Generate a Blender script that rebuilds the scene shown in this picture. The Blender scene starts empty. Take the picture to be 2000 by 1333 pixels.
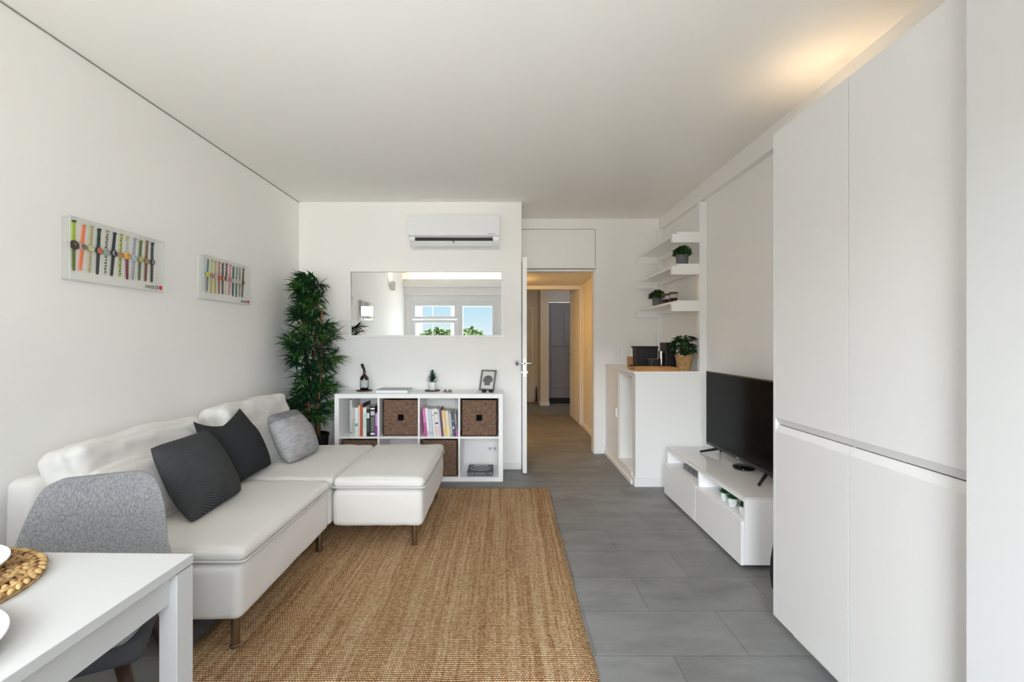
import bpy, bmesh, math, random
from mathutils import Vector, Matrix, Euler, noise
R = math.radians
PI = math.pi
random.seed(7)
S = bpy.context.scene
COL = S.collection

# ------------------------------------------------------------------ camera
cd = bpy.data.cameras.new('camera')
cam = bpy.data.objects.new('camera', cd)
COL.objects.link(cam)
cam.location = (0, 0, 1.23)
cam.rotation_euler = (R(90), 0, 0)
cd.sensor_width = 36
cd.lens = 910 / 2000 * 36
cd.shift_x = (1000 - 986) / 2000
cd.shift_y = (666 - 666.5) / 2000
cd.clip_start = 0.02
S.camera = cam

# ------------------------------------------------------------------ exposure
S.view_settings.view_transform = 'Standard'
S.view_settings.look = 'None'
S.view_settings.gamma = 1
S.view_settings.use_curve_mapping = False
S.view_settings.exposure = 1.2
cy = S.cycles
cy.max_bounces = 16
cy.diffuse_bounces = 9
cy.glossy_bounces = 6
cy.transmission_bounces = 8
cy.transparent_max_bounces = 16
cy.caustics_reflective = False
cy.caustics_refractive = False
cy.sample_clamp_indirect = 20
cy.use_denoising = True

# ------------------------------------------------------------------ sky
SIDE_FILL = 7.5  # strength of the side brightness added to light the far room
W = bpy.data.worlds.new('sky')
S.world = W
W.use_nodes = True
nt = W.node_tree
nt.nodes.clear()
out = nt.nodes.new('ShaderNodeOutputWorld')
bg = nt.nodes.new('ShaderNodeBackground')
tc = nt.nodes.new('ShaderNodeTexCoord')
sp = nt.nodes.new('ShaderNodeSeparateXYZ')
nt.links.new(tc.outputs['Generated'], sp.inputs[0])
cr = nt.nodes.new('ShaderNodeValToRGB')
mr = nt.nodes.new('ShaderNodeMapRange')
mr.inputs['From Min'].default_value = -1
mr.inputs['From Max'].default_value = 1
nt.links.new(sp.outputs['Z'], mr.inputs['Value'])
nt.links.new(mr.outputs[0], cr.inputs[0])
el = cr.color_ramp.elements
el[0].position = 0.0; el[0].color = (.52, .53, .52, 1)
el[1].position = 1.0; el[1].color = (.92, .96, 1, 1)
for p, c in ((.49, (.52, .53, .50, 1)), (.502, (.82, .92, .97, 1)), (.53, (.60, .84, .97, 1)), (.58, (.42, .72, .95, 1)), (.70, (.9, .95, 1, 1))):
    e = el.new(p); e.color = c
ms = nt.nodes.new('ShaderNodeFloatCurve')          # added brightness above and below the dim horizon band, less overhead
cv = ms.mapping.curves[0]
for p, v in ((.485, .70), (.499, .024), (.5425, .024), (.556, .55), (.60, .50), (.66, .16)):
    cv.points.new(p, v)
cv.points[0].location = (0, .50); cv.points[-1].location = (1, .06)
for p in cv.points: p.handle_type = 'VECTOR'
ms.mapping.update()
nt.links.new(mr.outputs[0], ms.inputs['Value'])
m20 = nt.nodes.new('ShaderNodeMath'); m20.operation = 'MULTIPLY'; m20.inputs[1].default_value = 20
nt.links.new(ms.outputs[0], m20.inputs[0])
nt.links.new(cr.outputs[0], bg.inputs[0])
# sky kept dim straight out of the window, added light on both sides
def wm(op, a, b=None, c=None):
    n = nt.nodes.new('ShaderNodeMath'); n.operation = op
    for i, v in enumerate((a, b, c)):
        if v is None: continue
        if isinstance(v, (int, float)): n.inputs[i].default_value = v
        else: nt.links.new(v, n.inputs[i])
    return n.outputs[0]
def wmap(v, a, b):
    n = nt.nodes.new('ShaderNodeMapRange'); n.interpolation_type = 'SMOOTHSTEP'
    n.inputs['From Min'].default_value = a; n.inputs['From Max'].default_value = b
    nt.links.new(v, n.inputs['Value']); return n.outputs[0]
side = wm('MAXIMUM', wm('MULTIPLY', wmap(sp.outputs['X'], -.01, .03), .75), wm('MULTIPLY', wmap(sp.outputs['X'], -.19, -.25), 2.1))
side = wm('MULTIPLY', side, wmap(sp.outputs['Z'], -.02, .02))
total = wm('MAXIMUM', m20.outputs[0], wm('MULTIPLY', side, SIDE_FILL))
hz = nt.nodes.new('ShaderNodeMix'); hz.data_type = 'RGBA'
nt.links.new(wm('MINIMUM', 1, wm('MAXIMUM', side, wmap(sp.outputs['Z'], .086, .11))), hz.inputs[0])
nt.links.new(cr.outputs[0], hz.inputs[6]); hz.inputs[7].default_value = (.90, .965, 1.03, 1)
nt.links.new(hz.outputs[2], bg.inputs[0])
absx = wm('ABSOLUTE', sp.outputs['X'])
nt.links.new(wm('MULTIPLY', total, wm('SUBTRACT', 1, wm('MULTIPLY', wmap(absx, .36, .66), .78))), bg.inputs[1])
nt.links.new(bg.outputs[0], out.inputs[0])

def portal(name, x0, x1, z0, z1, y):
    l = bpy.data.lights.new(name, 'AREA')
    l.shape = 'RECTANGLE'; l.size = x1 - x0; l.size_y = z1 - z0
    l.cycles.is_portal = True
    o = bpy.data.objects.new(name, l); COL.objects.link(o)
    o.location = ((x0 + x1) / 2, y, (z0 + z1) / 2)
    o.rotation_euler = (R(90), 0, 0)                # faces +Y, into the room
    return o
WX = (-1.87, -.14, .80, 2.02)                        # window opening
DX = (-.06, .86, .02, 2.02)                         # glazed balcony door opening
BY = -.27                                            # inner face of the window wall
portal('window_daylight', *WX, BY - .14)
portal('balcony_daylight', *DX, BY - .14)

# ------------------------------------------------------------------ materials
MATS = {}
def srgb(c):
    return tuple((v / 255 / 12.92) if v / 255 <= .04045 else ((v / 255 + .055) / 1.055) ** 2.4 for v in c)
def M(name, c, rough=.5, metal=0, spec=.5, bump=None, var=None, coat=0, emit=None, sheen=0):
    """c is an sRGB 0-255 triple; bump = (scale, strength, distance); var = (scale, second colour, (sx,sy,sz))"""
    if name in MATS: return MATS[name]
    m = bpy.data.materials.new(name); m.use_nodes = True
    t = m.node_tree; b = t.nodes['Principled BSDF']
    b.inputs['Base Color'].default_value = (*srgb(c), 1)
    b.inputs['Roughness'].default_value = rough
    b.inputs['Metallic'].default_value = metal
    b.inputs['Specular IOR Level'].default_value = spec
    b.inputs['Coat Weight'].default_value = coat
    if sheen: b.inputs['Sheen Weight'].default_value = sheen
    co = t.nodes.new('ShaderNodeTexCoord')
    if var:
        n = t.nodes.new('ShaderNodeTexNoise'); n.inputs['Scale'].default_value = var[0]; n.inputs['Detail'].default_value = 5
        mp = t.nodes.new('ShaderNodeMapping'); mp.inputs['Scale'].default_value = var[2] if len(var) > 2 else (1, 1, 1)
        t.links.new(co.outputs['Object'], mp.inputs[0]); t.links.new(mp.outputs[0], n.inputs['Vector'])
        r = t.nodes.new('ShaderNodeValToRGB')
        r.color_ramp.elements[0].position = .35; r.color_ramp.elements[0].color = (*srgb(c), 1)
        r.color_ramp.elements[1].position = .65; r.color_ramp.elements[1].color = (*srgb(var[1]), 1)
        t.links.new(n.outputs['Fac'], r.inputs[0]); t.links.new(r.outputs[0], b.inputs['Base Color'])
    if bump:
        n2 = t.nodes.new('ShaderNodeTexNoise'); n2.inputs['Scale'].default_value = bump[0]; n2.inputs['Detail'].default_value = 4
        t.links.new(co.outputs['Object'], n2.inputs['Vector'])
        bp = t.nodes.new('ShaderNodeBump'); bp.inputs['Strength'].default_value = bump[1]; bp.inputs['Distance'].default_value = bump[2]
        t.links.new(n2.outputs['Fac'], bp.inputs['Height']); t.links.new(bp.outputs[0], b.inputs['Normal'])
    if emit:
        b.inputs['Emission Color'].default_value = (*emit[0], 1)
        b.inputs['Emission Strength'].default_value = emit[1]
    MATS[name] = m
    return m
def nodes_of(m): return m.node_tree, m.node_tree.nodes['Principled BSDF']
def mth(t, op, a, b=None, c=None):
    n = t.nodes.new('ShaderNodeMath'); n.operation = op
    for i, v in enumerate((a, b, c)):
        if v is None: continue
        if isinstance(v, (int, float)): n.inputs[i].default_value = v
        else: t.links.new(v, n.inputs[i])
    return n.outputs[0]

wall_m = M('white_wall_paint', (245, 244, 242), .85, spec=.25, bump=(260, .06, .002))
ceil_m = M('white_ceiling_paint', (244, 242, 238), .9, spec=.2, bump=(200, .08, .002))
trim_m = M('white_gloss_trim', (238, 238, 236), .4)
lacq = M('white_lacquer', (244, 244, 243), .38, spec=.45)
lacq2 = M('white_foil', (248, 248, 248), .45, spec=.45)
cab_m = M('matt_white_cabinet', (222, 221, 219), .42, spec=.4)
plast = M('white_plastic', (240, 240, 242), .25)
black_gloss = M('black_gloss', (8, 8, 9), .12)
black_matt = M('black_matt', (18, 18, 19), .55)
dark_gap = M('shadow_gap_black', (14, 14, 14), .9, spec=.1)
chrome = M('brushed_chrome', (190, 186, 180), .22, metal=1)
steel = M('satin_steel', (200, 200, 200), .3, metal=1)
legsteel = M('aged_steel_leg', (150, 138, 122), .3, metal=1)
fabric = M('off_white_cotton', (221, 219, 215), .95, spec=.1, bump=(900, .25, .0015), sheen=.15)
pipe_m = M('off_white_piping', (200, 198, 195), .95, spec=.1)
bamboo = M('bamboo_wood', (196, 148, 92), .5, var=(9, (176, 126, 74), (1, 6, 6)))
oak = M('light_oak', (184, 142, 104), .55, var=(10, (160, 118, 82), (8, 1, 1)))
walnut = M('dark_walnut', (70, 42, 28), .45, var=(14, (48, 28, 18), (1, 1, .2)))
leaf_m = M('deep_green_leaf', (38, 84, 42), .45, spec=.4, var=(5, (20, 54, 40)))
leaf_b = M('bright_green_leaf', (92, 132, 58), .45, spec=.4, var=(6, (60, 104, 48)))
cane = M('bamboo_cane', (132, 98, 62), .6, var=(12, (98, 70, 44), (1, 1, .4)))
soil = M('potting_soil', (40, 30, 24), .95, bump=(60, .8, .01))
clear = bpy.data.materials.new('clear_pane'); clear.use_nodes = True
def make_clear(m, tint=(1, 1, 1), k=1.0, rough=0.0):
    t = m.node_tree; t.nodes.clear()
    o = t.nodes.new('ShaderNodeOutputMaterial'); mx = t.nodes.new('ShaderNodeMixShader')
    tr = t.nodes.new('ShaderNodeBsdfTransparent'); tr.inputs[0].default_value = (*tint, 1)
    gl = t.nodes.new('ShaderNodeBsdfGlossy'); gl.inputs['Roughness'].default_value = rough
    fr = t.nodes.new('ShaderNodeFresnel'); fr.inputs[0].default_value = 1.45
    gm = t.nodes.new('ShaderNodeNewGeometry')
    f = mth(t, 'MULTIPLY', mth(t, 'MULTIPLY', fr.outputs[0], k), mth(t, 'SUBTRACT', 1, gm.outputs['Backfacing']))
    t.links.new(f, mx.inputs[0]); t.links.new(tr.outputs[0], mx.inputs[1]); t.links.new(gl.outputs[0], mx.inputs[2])
    t.links.new(mx.outputs[0], o.inputs[0])
make_clear(clear)
acryl = bpy.data.materials.new('clear_acrylic'); acryl.use_nodes = True
make_clear(acryl, (.992, .995, .993), .8, .02)
jarglass = bpy.data.materials.new('clear_jar_glass'); jarglass.use_nodes = True
make_clear(jarglass, (.93, .93, .93), 1.2, .02)

# floor: grey concrete-look planks 60 x 30 cm in running bond
floor_m = bpy.data.materials.new('grey_concrete_tile'); floor_m.use_nodes = True
t, b = nodes_of(floor_m)
co = t.nodes.new('ShaderNodeTexCoord'); mp = t.nodes.new('ShaderNodeMapping')
mp.inputs['Location'].default_value = (-.3566 + 6, -2.1195 + .3025 * 20, 0)
t.links.new(co.outputs['Object'], mp.inputs[0])
br = t.nodes.new('ShaderNodeTexBrick')
br.offset = .5; br.inputs['Scale'].default_value = 1
br.inputs['Brick Width'].default_value = .6; br.inputs['Row Height'].default_value = .3025
br.inputs['Mortar Size'].default_value = .0011; br.inputs['Mortar Smooth'].default_value = .2
br.inputs['Bias'].default_value = 0
br.inputs['Color1'].default_value = (*srgb((127, 127, 127)), 1)
br.inputs['Color2'].default_value = (*srgb((138, 138, 138)), 1)
br.inputs['Mortar'].default_value = (*srgb((70, 70, 70)), 1)
t.links.new(mp.outputs[0], br.inputs['Vector'])
n1 = t.nodes.new('ShaderNodeTexNoise'); n1.inputs['Scale'].default_value = 2.6; n1.inputs['Detail'].default_value = 9; n1.inputs['Roughness'].default_value = .62
mp2 = t.nodes.new('ShaderNodeMapping'); mp2.inputs['Scale'].default_value = (1, 2.2, 1)
t.links.new(co.outputs['Object'], mp2.inputs[0]); t.links.new(mp2.outputs[0], n1.inputs['Vector'])
r1 = t.nodes.new('ShaderNodeValToRGB')
r1.color_ramp.elements[0].position = .3; r1.color_ramp.elements[0].color = (.74, .74, .74, 1)
r1.color_ramp.elements[1].position = .72; r1.color_ramp.elements[1].color = (1.16, 1.16, 1.16, 1)
t.links.new(n1.outputs['Fac'], r1.inputs[0])
mx = t.nodes.new('ShaderNodeMix'); mx.data_type = 'RGBA'; mx.blend_type = 'MULTIPLY'; mx.inputs[0].default_value = 1
t.links.new(br.outputs['Color'], mx.inputs[6]); t.links.new(r1.outputs[0], mx.inputs[7])
t.links.new(mx.outputs[2], b.inputs['Base Color'])
b.inputs['Roughness'].default_value = .55
b.inputs['Specular IOR Level'].default_value = .35
bp = t.nodes.new('ShaderNodeBump'); bp.inputs['Strength'].default_value = .25; bp.inputs['Distance'].default_value = .002
t.links.new(n1.outputs['Fac'], bp.inputs['Height']); t.links.new(bp.outputs[0], b.inputs['Normal'])

# jute: loops in rows, strands of different browns along the length
jute = bpy.data.materials.new('woven_jute'); jute.use_nodes = True
t, b = nodes_of(jute)
co = t.nodes.new('ShaderNodeTexCoord'); sx = t.nodes.new('ShaderNodeSeparateXYZ')
nw = t.nodes.new('ShaderNodeTexNoise'); nw.inputs['Scale'].default_value = 3.5; nw.inputs['Detail'].default_value = 2
t.links.new(co.outputs['Object'], nw.inputs['Vector'])
sub = t.nodes.new('ShaderNodeVectorMath'); sub.operation = 'SUBTRACT'; sub.inputs[1].default_value = (.5, .5, .5)
t.links.new(nw.outputs['Color'], sub.inputs[0])
scl = t.nodes.new('ShaderNodeVectorMath'); scl.operation = 'SCALE'; scl.inputs['Scale'].default_value = .03
t.links.new(sub.outputs[0], scl.inputs[0])
add = t.nodes.new('ShaderNodeVectorMath'); add.operation = 'ADD'
t.links.new(co.outputs['Object'], add.inputs[0]); t.links.new(scl.outputs[0], add.inputs[1])
t.links.new(add.outputs[0], sx.inputs[0])
def noise_on(t, vec, scale, detail=4, sc=(1, 1, 1), rough=.5):
    m_ = t.nodes.new('ShaderNodeMapping'); m_.inputs['Scale'].default_value = sc
    n_ = t.nodes.new('ShaderNodeTexNoise'); n_.inputs['Scale'].default_value = scale; n_.inputs['Detail'].default_value = detail; n_.inputs['Roughness'].default_value = rough
    t.links.new(vec, m_.inputs[0]); t.links.new(m_.outputs[0], n_.inputs['Vector'])
    return n_.outputs['Fac']
strand = noise_on(t, add.outputs[0], 60, 3, (1, .012, 1), .7)
wide = noise_on(t, add.outputs[0], 14, 3, (1, .05, 1), .6)
fleck = noise_on(t, add.outputs[0], 160, 3, (1, .6, 1), .7)
PIT = .0105
cx_ = mth(t, 'DIVIDE', sx.outputs['X'], PIT); cy_ = mth(t, 'DIVIDE', sx.outputs['Y'], PIT)
rowi = mth(t, 'FLOOR', cy_)
cxo = mth(t, 'ADD', cx_, mth(t, 'MULTIPLY', mth(t, 'MODULO', rowi, 2), .5))
coli = mth(t, 'FLOOR', cxo)
cmb = t.nodes.new('ShaderNodeCombineXYZ'); t.links.new(coli, cmb.inputs[0]); t.links.new(rowi, cmb.inputs[1])
wn = t.nodes.new('ShaderNodeTexWhiteNoise'); t.links.new(cmb.outputs[0], wn.inputs['Vector'])
fx = mth(t, 'SUBTRACT', mth(t, 'FRACT', cxo), .5); fy = mth(t, 'SUBTRACT', mth(t, 'FRACT', cy_), .5)
d2 = mth(t, 'ADD', mth(t, 'MULTIPLY', mth(t, 'MULTIPLY', fx, fx), 2.2), mth(t, 'MULTIPLY', mth(t, 'MULTIPLY', fy, fy), 3.6))
hh = mth(t, 'SUBTRACT', 1, mth(t, 'MULTIPLY', d2, 1.4))
fac = mth(t, 'ADD', mth(t, 'MULTIPLY', strand, .50), mth(t, 'MULTIPLY', wide, .20))
fac = mth(t, 'ADD', fac, mth(t, 'MULTIPLY', fleck, .24))
fac = mth(t, 'ADD', fac, mth(t, 'MULTIPLY', wn.outputs['Value'], .12))
rj = t.nodes.new('ShaderNodeValToRGB')
e0 = rj.color_ramp.elements
e0[0].position = .36; e0[0].color = (*srgb((156, 114, 78)), 1)
e0[1].position = .66; e0[1].color = (*srgb((240, 210, 170)), 1)
ee = e0.new(.5); ee.color = (*srgb((206, 164, 120)), 1)
t.links.new(fac, rj.inputs[0])
dk = mth(t, 'MULTIPLY_ADD', hh, .66, .52)                 # darker between the loops
mj = t.nodes.new('ShaderNodeMix'); mj.data_type = 'RGBA'; mj.blend_type = 'MULTIPLY'; mj.inputs[0].default_value = 1
t.links.new(rj.outputs[0], mj.inputs[6]); t.links.new(dk, mj.inputs[7])
t.links.new(mj.outputs[2], b.inputs['Base Color'])
b.inputs['Roughness'].default_value = .95; b.inputs['Specular IOR Level'].default_value = .1
bp = t.nodes.new('ShaderNodeBump'); bp.inputs['Strength'].default_value = .8; bp.inputs['Distance'].default_value = .005
t.links.new(mth(t, 'ADD', hh, mth(t, 'MULTIPLY', fleck, .8)), bp.inputs['Height']); t.links.new(bp.outputs[0], b.inputs['Normal'])

def uvmat(name, fn):
    m = bpy.data.materials.new(name); m.use_nodes = True
    t, b = nodes_of(m)
    uv = t.nodes.new('ShaderNodeUVMap'); s = t.nodes.new('ShaderNodeSeparateXYZ')
    t.links.new(uv.outputs[0], s.inputs[0])
    b.inputs['Roughness'].default_value = .95; b.inputs['Specular IOR Level'].default_value = .1
    fn(t, b, uv.outputs[0], s.outputs['X'], s.outputs['Y'])
    return m
def mixcol(t, fac, c0, c1, lo=.3, hi=.7):
    r = t.nodes.new('ShaderNodeValToRGB')
    r.color_ramp.elements[0].position = lo; r.color_ramp.elements[0].color = (*srgb(c0), 1)
    r.color_ramp.elements[1].position = hi; r.color_ramp.elements[1].color = (*srgb(c1), 1)
    t.links.new(fac, r.inputs[0]); return r.outputs[0]
def bump_to(t, b, h, s, d):
    bp = t.nodes.new('ShaderNodeBump'); bp.inputs['Strength'].default_value = s; bp.inputs['Distance'].default_value = d
    t.links.new(h, bp.inputs['Height']); t.links.new(bp.outputs[0], b.inputs['Normal'])
def _chev(t, b, uv, u, v):
    tri = mth(t, 'ABSOLUTE', mth(t, 'SUBTRACT', mth(t, 'FRACT', mth(t, 'MULTIPLY', u, 3.5)), .5))
    w = mth(t, 'SINE', mth(t, 'ADD', mth(t, 'MULTIPLY', v, 2 * PI * 42), mth(t, 'MULTIPLY', tri, 2 * PI * 5.5)))
    f = mth(t, 'MULTIPLY_ADD', w, .3, .5)
    t.links.new(mixcol(t, f, (52, 53, 55), (84, 85, 87)), b.inputs['Base Color'])
    bump_to(t, b, f, .6, .003)
chev_m = uvmat('charcoal_chevron_knit', _chev)
def _rib(t, b, uv, u, v):
    w = mth(t, 'SINE', mth(t, 'MULTIPLY', v, 2 * PI * 70))
    n = noise_on(t, uv, 90, 3)
    f = mth(t, 'ADD', mth(t, 'MULTIPLY_ADD', w, .2, .3), mth(t, 'MULTIPLY', n, .4))
    t.links.new(mixcol(t, f, (42, 43, 45), (60, 61, 63)), b.inputs['Base Color'])
    bump_to(t, b, f, .4, .002)
rib_m = uvmat('black_ribbed_cotton', _rib)
def _marl(t, b, uv, u, v):
    n = noise_on(t, uv, 60, 5, (1, .25, 1), .75)
    n2 = noise_on(t, uv, 12, 5, (.5, 1.6, 1), .7)
    n3 = noise_on(t, uv, 120, 3, (.5, 1.3, 1), .7)
    f = mth(t, 'ADD', mth(t, 'MULTIPLY', n3, .55), mth(t, 'MULTIPLY', n2, .45))
    f = mth(t, 'SUBTRACT', f, mth(t, 'MULTIPLY', mth(t, 'GREATER_THAN', v, .80), .13))
    t.links.new(mixcol(t, f, (122, 122, 126), (196, 195, 195), .34, .64), b.inputs['Base Color'])
    bump_to(t, b, n3, .7, .004)
marl_m = uvmat('marled_grey_knit', _marl)
heather = M('heather_grey_fabric', (120, 120, 122), .95, spec=.1, bump=(700, .35, .002), var=(260, (152, 152, 154), (1, 1, .35)))
def weave_mat(name, a, c, s):
    m = bpy.data.materials.new(name); m.use_nodes = True
    t, b = nodes_of(m); co = t.nodes.new('ShaderNodeTexCoord'); s_ = t.nodes.new('ShaderNodeSeparateXYZ')
    t.links.new(co.outputs['Object'], s_.inputs[0])
    h = mth(t, 'ADD', s_.outputs['X'], s_.outputs['Y'])
    wx = mth(t, 'SINE', mth(t, 'MULTIPLY', h, 2 * PI / s)); wz = mth(t, 'SINE', mth(t, 'MULTIPLY', s_.outputs['Z'], 2 * PI / s))
    p = mth(t, 'MULTIPLY', wx, wz)
    n = noise_on(t, co.outputs['Object'], 45, 4, (1, 1, 1), .7)
    f = mth(t, 'ADD', mth(t, 'MULTIPLY_ADD', p, .16, .12), mth(t, 'MULTIPLY', n, .8))
    t.links.new(mixcol(t, f, a, c, .3, .75), b.inputs['Base Color'])
    b.inputs['Roughness'].default_value = .8; b.inputs['Specular IOR Level'].default_value = .2
    bump_to(t, b, mth(t, 'ADD', p, n), .6, .004)
    return m
seagrass = bpy.data.materials.new('brown_seagrass_weave'); seagrass.use_nodes = True
t, b = nodes_of(seagrass); co = t.nodes.new('ShaderNodeTexCoord'); s_ = t.nodes.new('ShaderNodeSeparateXYZ')
t.links.new(co.outputs['Object'], s_.inputs[0])
vz = mth(t, 'SUBTRACT', s_.outputs['Z'], .161)
sel = mth(t, 'GREATER_THAN', mth(t, 'ABSOLUTE', vz), mth(t, 'ABSOLUTE', s_.outputs['X']))
nv = noise_on(t, co.outputs['Object'], 120, 4, (1, 1, .22), .7); nh = noise_on(t, co.outputs['Object'], 120, 4, (.22, 1, 1), .7)
fine = mth(t, 'MULTIPLY', mth(t, 'SINE', mth(t, 'MULTIPLY', s_.outputs['X'], 2 * PI / .011)), mth(t, 'SINE', mth(t, 'MULTIPLY', vz, 2 * PI / .011)))
fs_ = mth(t, 'ADD', mth(t, 'MULTIPLY', sel, nv), mth(t, 'MULTIPLY', mth(t, 'SUBTRACT', 1, sel), nh))
fs_ = mth(t, 'ADD', fs_, mth(t, 'MULTIPLY', fine, .10))
t.links.new(mixcol(t, fs_, (80, 58, 46), (152, 124, 104), .34, .68), b.inputs['Base Color'])
b.inputs['Roughness'].default_value = .8; b.inputs['Specular IOR Level'].default_value = .2
bump_to(t, b, fs_, .5, .003)
wicker = weave_mat('honey_wicker_weave', (150, 108, 66), (218, 182, 130), .014)

# ------------------------------------------------------------------ builders
def bx(bm, x0, x1, y0, y1, z0, z1, b=0, seg=2):
    g = bmesh.ops.create_cube(bm, size=1)
    for v in g['verts']:
        v.co = Vector(((x0 + x1) / 2 + v.co.x * (x1 - x0), (y0 + y1) / 2 + v.co.y * (y1 - y0), (z0 + z1) / 2 + v.co.z * (z1 - z0)))
    if b:
        es = list({e for v in g['verts'] for e in v.link_edges})
        bmesh.ops.bevel(bm, geom=es, offset=b, segments=seg, affect='EDGES', profile=.5)
    return bm
def hexa(bm, pts):
    """8 corners: bottom 4 ring then top 4 ring"""
    v = [bm.verts.new(p) for p in pts]
    for f in ((3, 2, 1, 0), (4, 5, 6, 7), (0, 1, 5, 4), (1, 2, 6, 5), (2, 3, 7, 6), (3, 0, 4, 7)):
        bm.faces.new([v[i] for i in f])
    return bm
def tube(bm, pts, r, n=10, caps=True):
    pts = [Vector(p) for p in pts]
    rs = r if isinstance(r, (list, tuple)) else [r] * len(pts)
    rings = []
    up = None
    for i, p in enumerate(pts):
        d = (pts[min(i + 1, len(pts) - 1)] - pts[max(i - 1, 0)]).normalized()
        if up is None:
            up = Vector((0, 0, 1)) if abs(d.z) < .9 else Vector((1, 0, 0))
        a = d.cross(up).normalized(); c = a.cross(d).normalized(); up = c
        rings.append([bm.verts.new(p + (a * math.cos(2 * PI * k / n) + c * math.sin(2 * PI * k / n)) * rs[i]) for k in range(n)])
    for q in range(len(rings) - 1):
        for k in range(n):
            bm.faces.new((rings[q][k], rings[q][(k + 1) % n], rings[q + 1][(k + 1) % n], rings[q + 1][k]))
    if caps:
        bm.faces.new(rings[0][::-1]); bm.faces.new(rings[-1])
    return bm
def loop_tube(bm, pts, r, n=8):
    pts = [Vector(p) for p in pts]; N = len(pts); rings = []
    for i in range(N):
        d = (pts[(i + 1) % N] - pts[i - 1]).normalized()
        a = d.cross(Vector((0, 0, 1)))
        a = a.normalized() if a.length > 1e-4 else Vector((1, 0, 0))
        c = a.cross(d).normalized()
        rings.append([bm.verts.new(pts[i] + (a * math.cos(2 * PI * k / n) + c * math.sin(2 * PI * k / n)) * r) for k in range(n)])
    for i in range(N):
        q, w = rings[i], rings[(i + 1) % N]
        for k in range(n): bm.faces.new((q[k], q[(k + 1) % n], w[(k + 1) % n], w[k]))
    return bm
def lathe(bm, prof, c=(0, 0, 0), n=32, axis='Z', sq=None):
    """prof = [(r, h)]; r=0 ends are closed"""
    rings = []
    def at(r, h, a):
        x, y = r * math.cos(a), r * math.sin(a)
        p = {'Z': (x, y, h), 'X': (h, x, y), 'Y': (y, h, x)}[axis]
        return Vector(p) + Vector(c)
    for r, h in prof:
        if r < 1e-6: rings.append([bm.verts.new(at(0, h, 0))])
        else: rings.append([bm.verts.new(at(r, h, 2 * PI * k / n)) for k in range(n)])
    for q, w in zip(rings, rings[1:]):
        for k in range(n):
            k2 = (k + 1) % n
            if len(q) == 1 and len(w) == 1: continue
            if len(q) == 1: bm.faces.new((q[0], w[k2], w[k]))
            elif len(w) == 1: bm.faces.new((q[k], q[k2], w[0]))
            else: bm.faces.new((q[k], q[k2], w[k2], w[k]))
    if len(rings[0]) > 1: bm.faces.new(rings[0][::-1])
    if len(rings[-1]) > 1: bm.faces.new(rings[-1])
    return bm
def cyl(bm, c, r, h, n=24, axis='Z', b=0):
    if b: return lathe(bm, [(r - b, 0), (r, b), (r, h - b), (r - b, h)], c, n, axis)
    return lathe(bm, [(r, 0), (r, h)], c, n, axis)
def softbox(bm, x0, x1, y0, y1, z0, z1, r=.03, n=16, bulge=0, wr=0, seed=0, fr=7, sag=0):
    tmp = bmesh.new()
    bmesh.ops.create_cube(tmp, size=2)
    bmesh.ops.subdivide_edges(tmp, edges=tmp.edges[:], cuts=n - 1, use_grid_fill=True)
    c = Vector(((x0 + x1) / 2, (y0 + y1) / 2, (z0 + z1) / 2)); h = Vector(((x1 - x0) / 2, (y1 - y0) / 2, (z1 - z0) / 2))
    r = min(r, min(h) * .98)
    for v in tmp.verts:
        # cluster rows towards the edges so that the rounding is well resolved
        u = Vector((math.copysign(1 - (1 - abs(q)) ** 1.5, q) for q in v.co))
        p = Vector((u.x * h.x, u.y * h.y, u.z * h.z))
        inner = Vector((max(-h.x + r, min(h.x - r, p.x)), max(-h.y + r, min(h.y - r, p.y)), max(-h.z + r, min(h.z - r, p.z))))
        d = p - inner
        if d.length > 1e-7: p = inner + d.normalized() * r
        k = max(0, 1 - u.x ** 2) * max(0, 1 - u.y ** 2)
        kx = max(0, 1 - u.y ** 2) * max(0, 1 - u.z ** 2); ky = max(0, 1 - u.x ** 2) * max(0, 1 - u.z ** 2)
        p.z += bulge * k ** .6 * u.z
        p.x += bulge * .35 * kx * u.x; p.y += bulge * .35 * ky * u.y
        if wr:
            q = Vector((p.x * fr, p.y * fr * .55, p.z * fr)) + Vector((seed * 7.3, seed * 3.1, seed))
            w = noise.noise(q) + .5 * noise.noise(q * 2.3)
            dirn = Vector((u.x ** 5, u.y ** 5, u.z ** 5)); dirn = dirn.normalized() if dirn.length > 1e-6 else Vector((0, 0, 0))
            p += dirn * w * wr
        v.co = c + p
    me = bpy.data.meshes.new('t'); tmp.to_mesh(me); tmp.free(); bm.from_mesh(me); bpy.data.meshes.remove(me)
    return bm
WL = {}
def wloc(o): return WL.get(o.name, Vector((0, 0, 0))) if o else Vector((0, 0, 0))
def mk(name, bm, mat, parent=None, smooth=False, label=None, base=True):
    bmesh.ops.recalc_face_normals(bm, faces=bm.faces[:])
    if parent: org = wloc(parent)
    if not parent:
        if base and len(bm.verts):
            xs_ = [v.co.x for v in bm.verts]; ys_ = [v.co.y for v in bm.verts]; zs_ = [v.co.z for v in bm.verts]
            org = Vector(((min(xs_) + max(xs_)) / 2, (min(ys_) + max(ys_)) / 2, min(zs_)))
        else: org = Vector((0, 0, 0))
    bmesh.ops.translate(bm, verts=bm.verts[:], vec=-org)
    me = bpy.data.meshes.new(name); bm.to_mesh(me); bm.free()
    me.materials.append(mat)
    if smooth:
        for p in me.polygons: p.use_smooth = True
        if smooth is not True: me.set_sharp_from_angle(angle=R(smooth))
    o = bpy.data.objects.new(name, me); COL.objects.link(o)
    if parent: o.parent = parent
    else: o.location = org
    WL[o.name] = org if not parent else wloc(parent)
    if label: o['label'] = label
    return o
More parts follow.
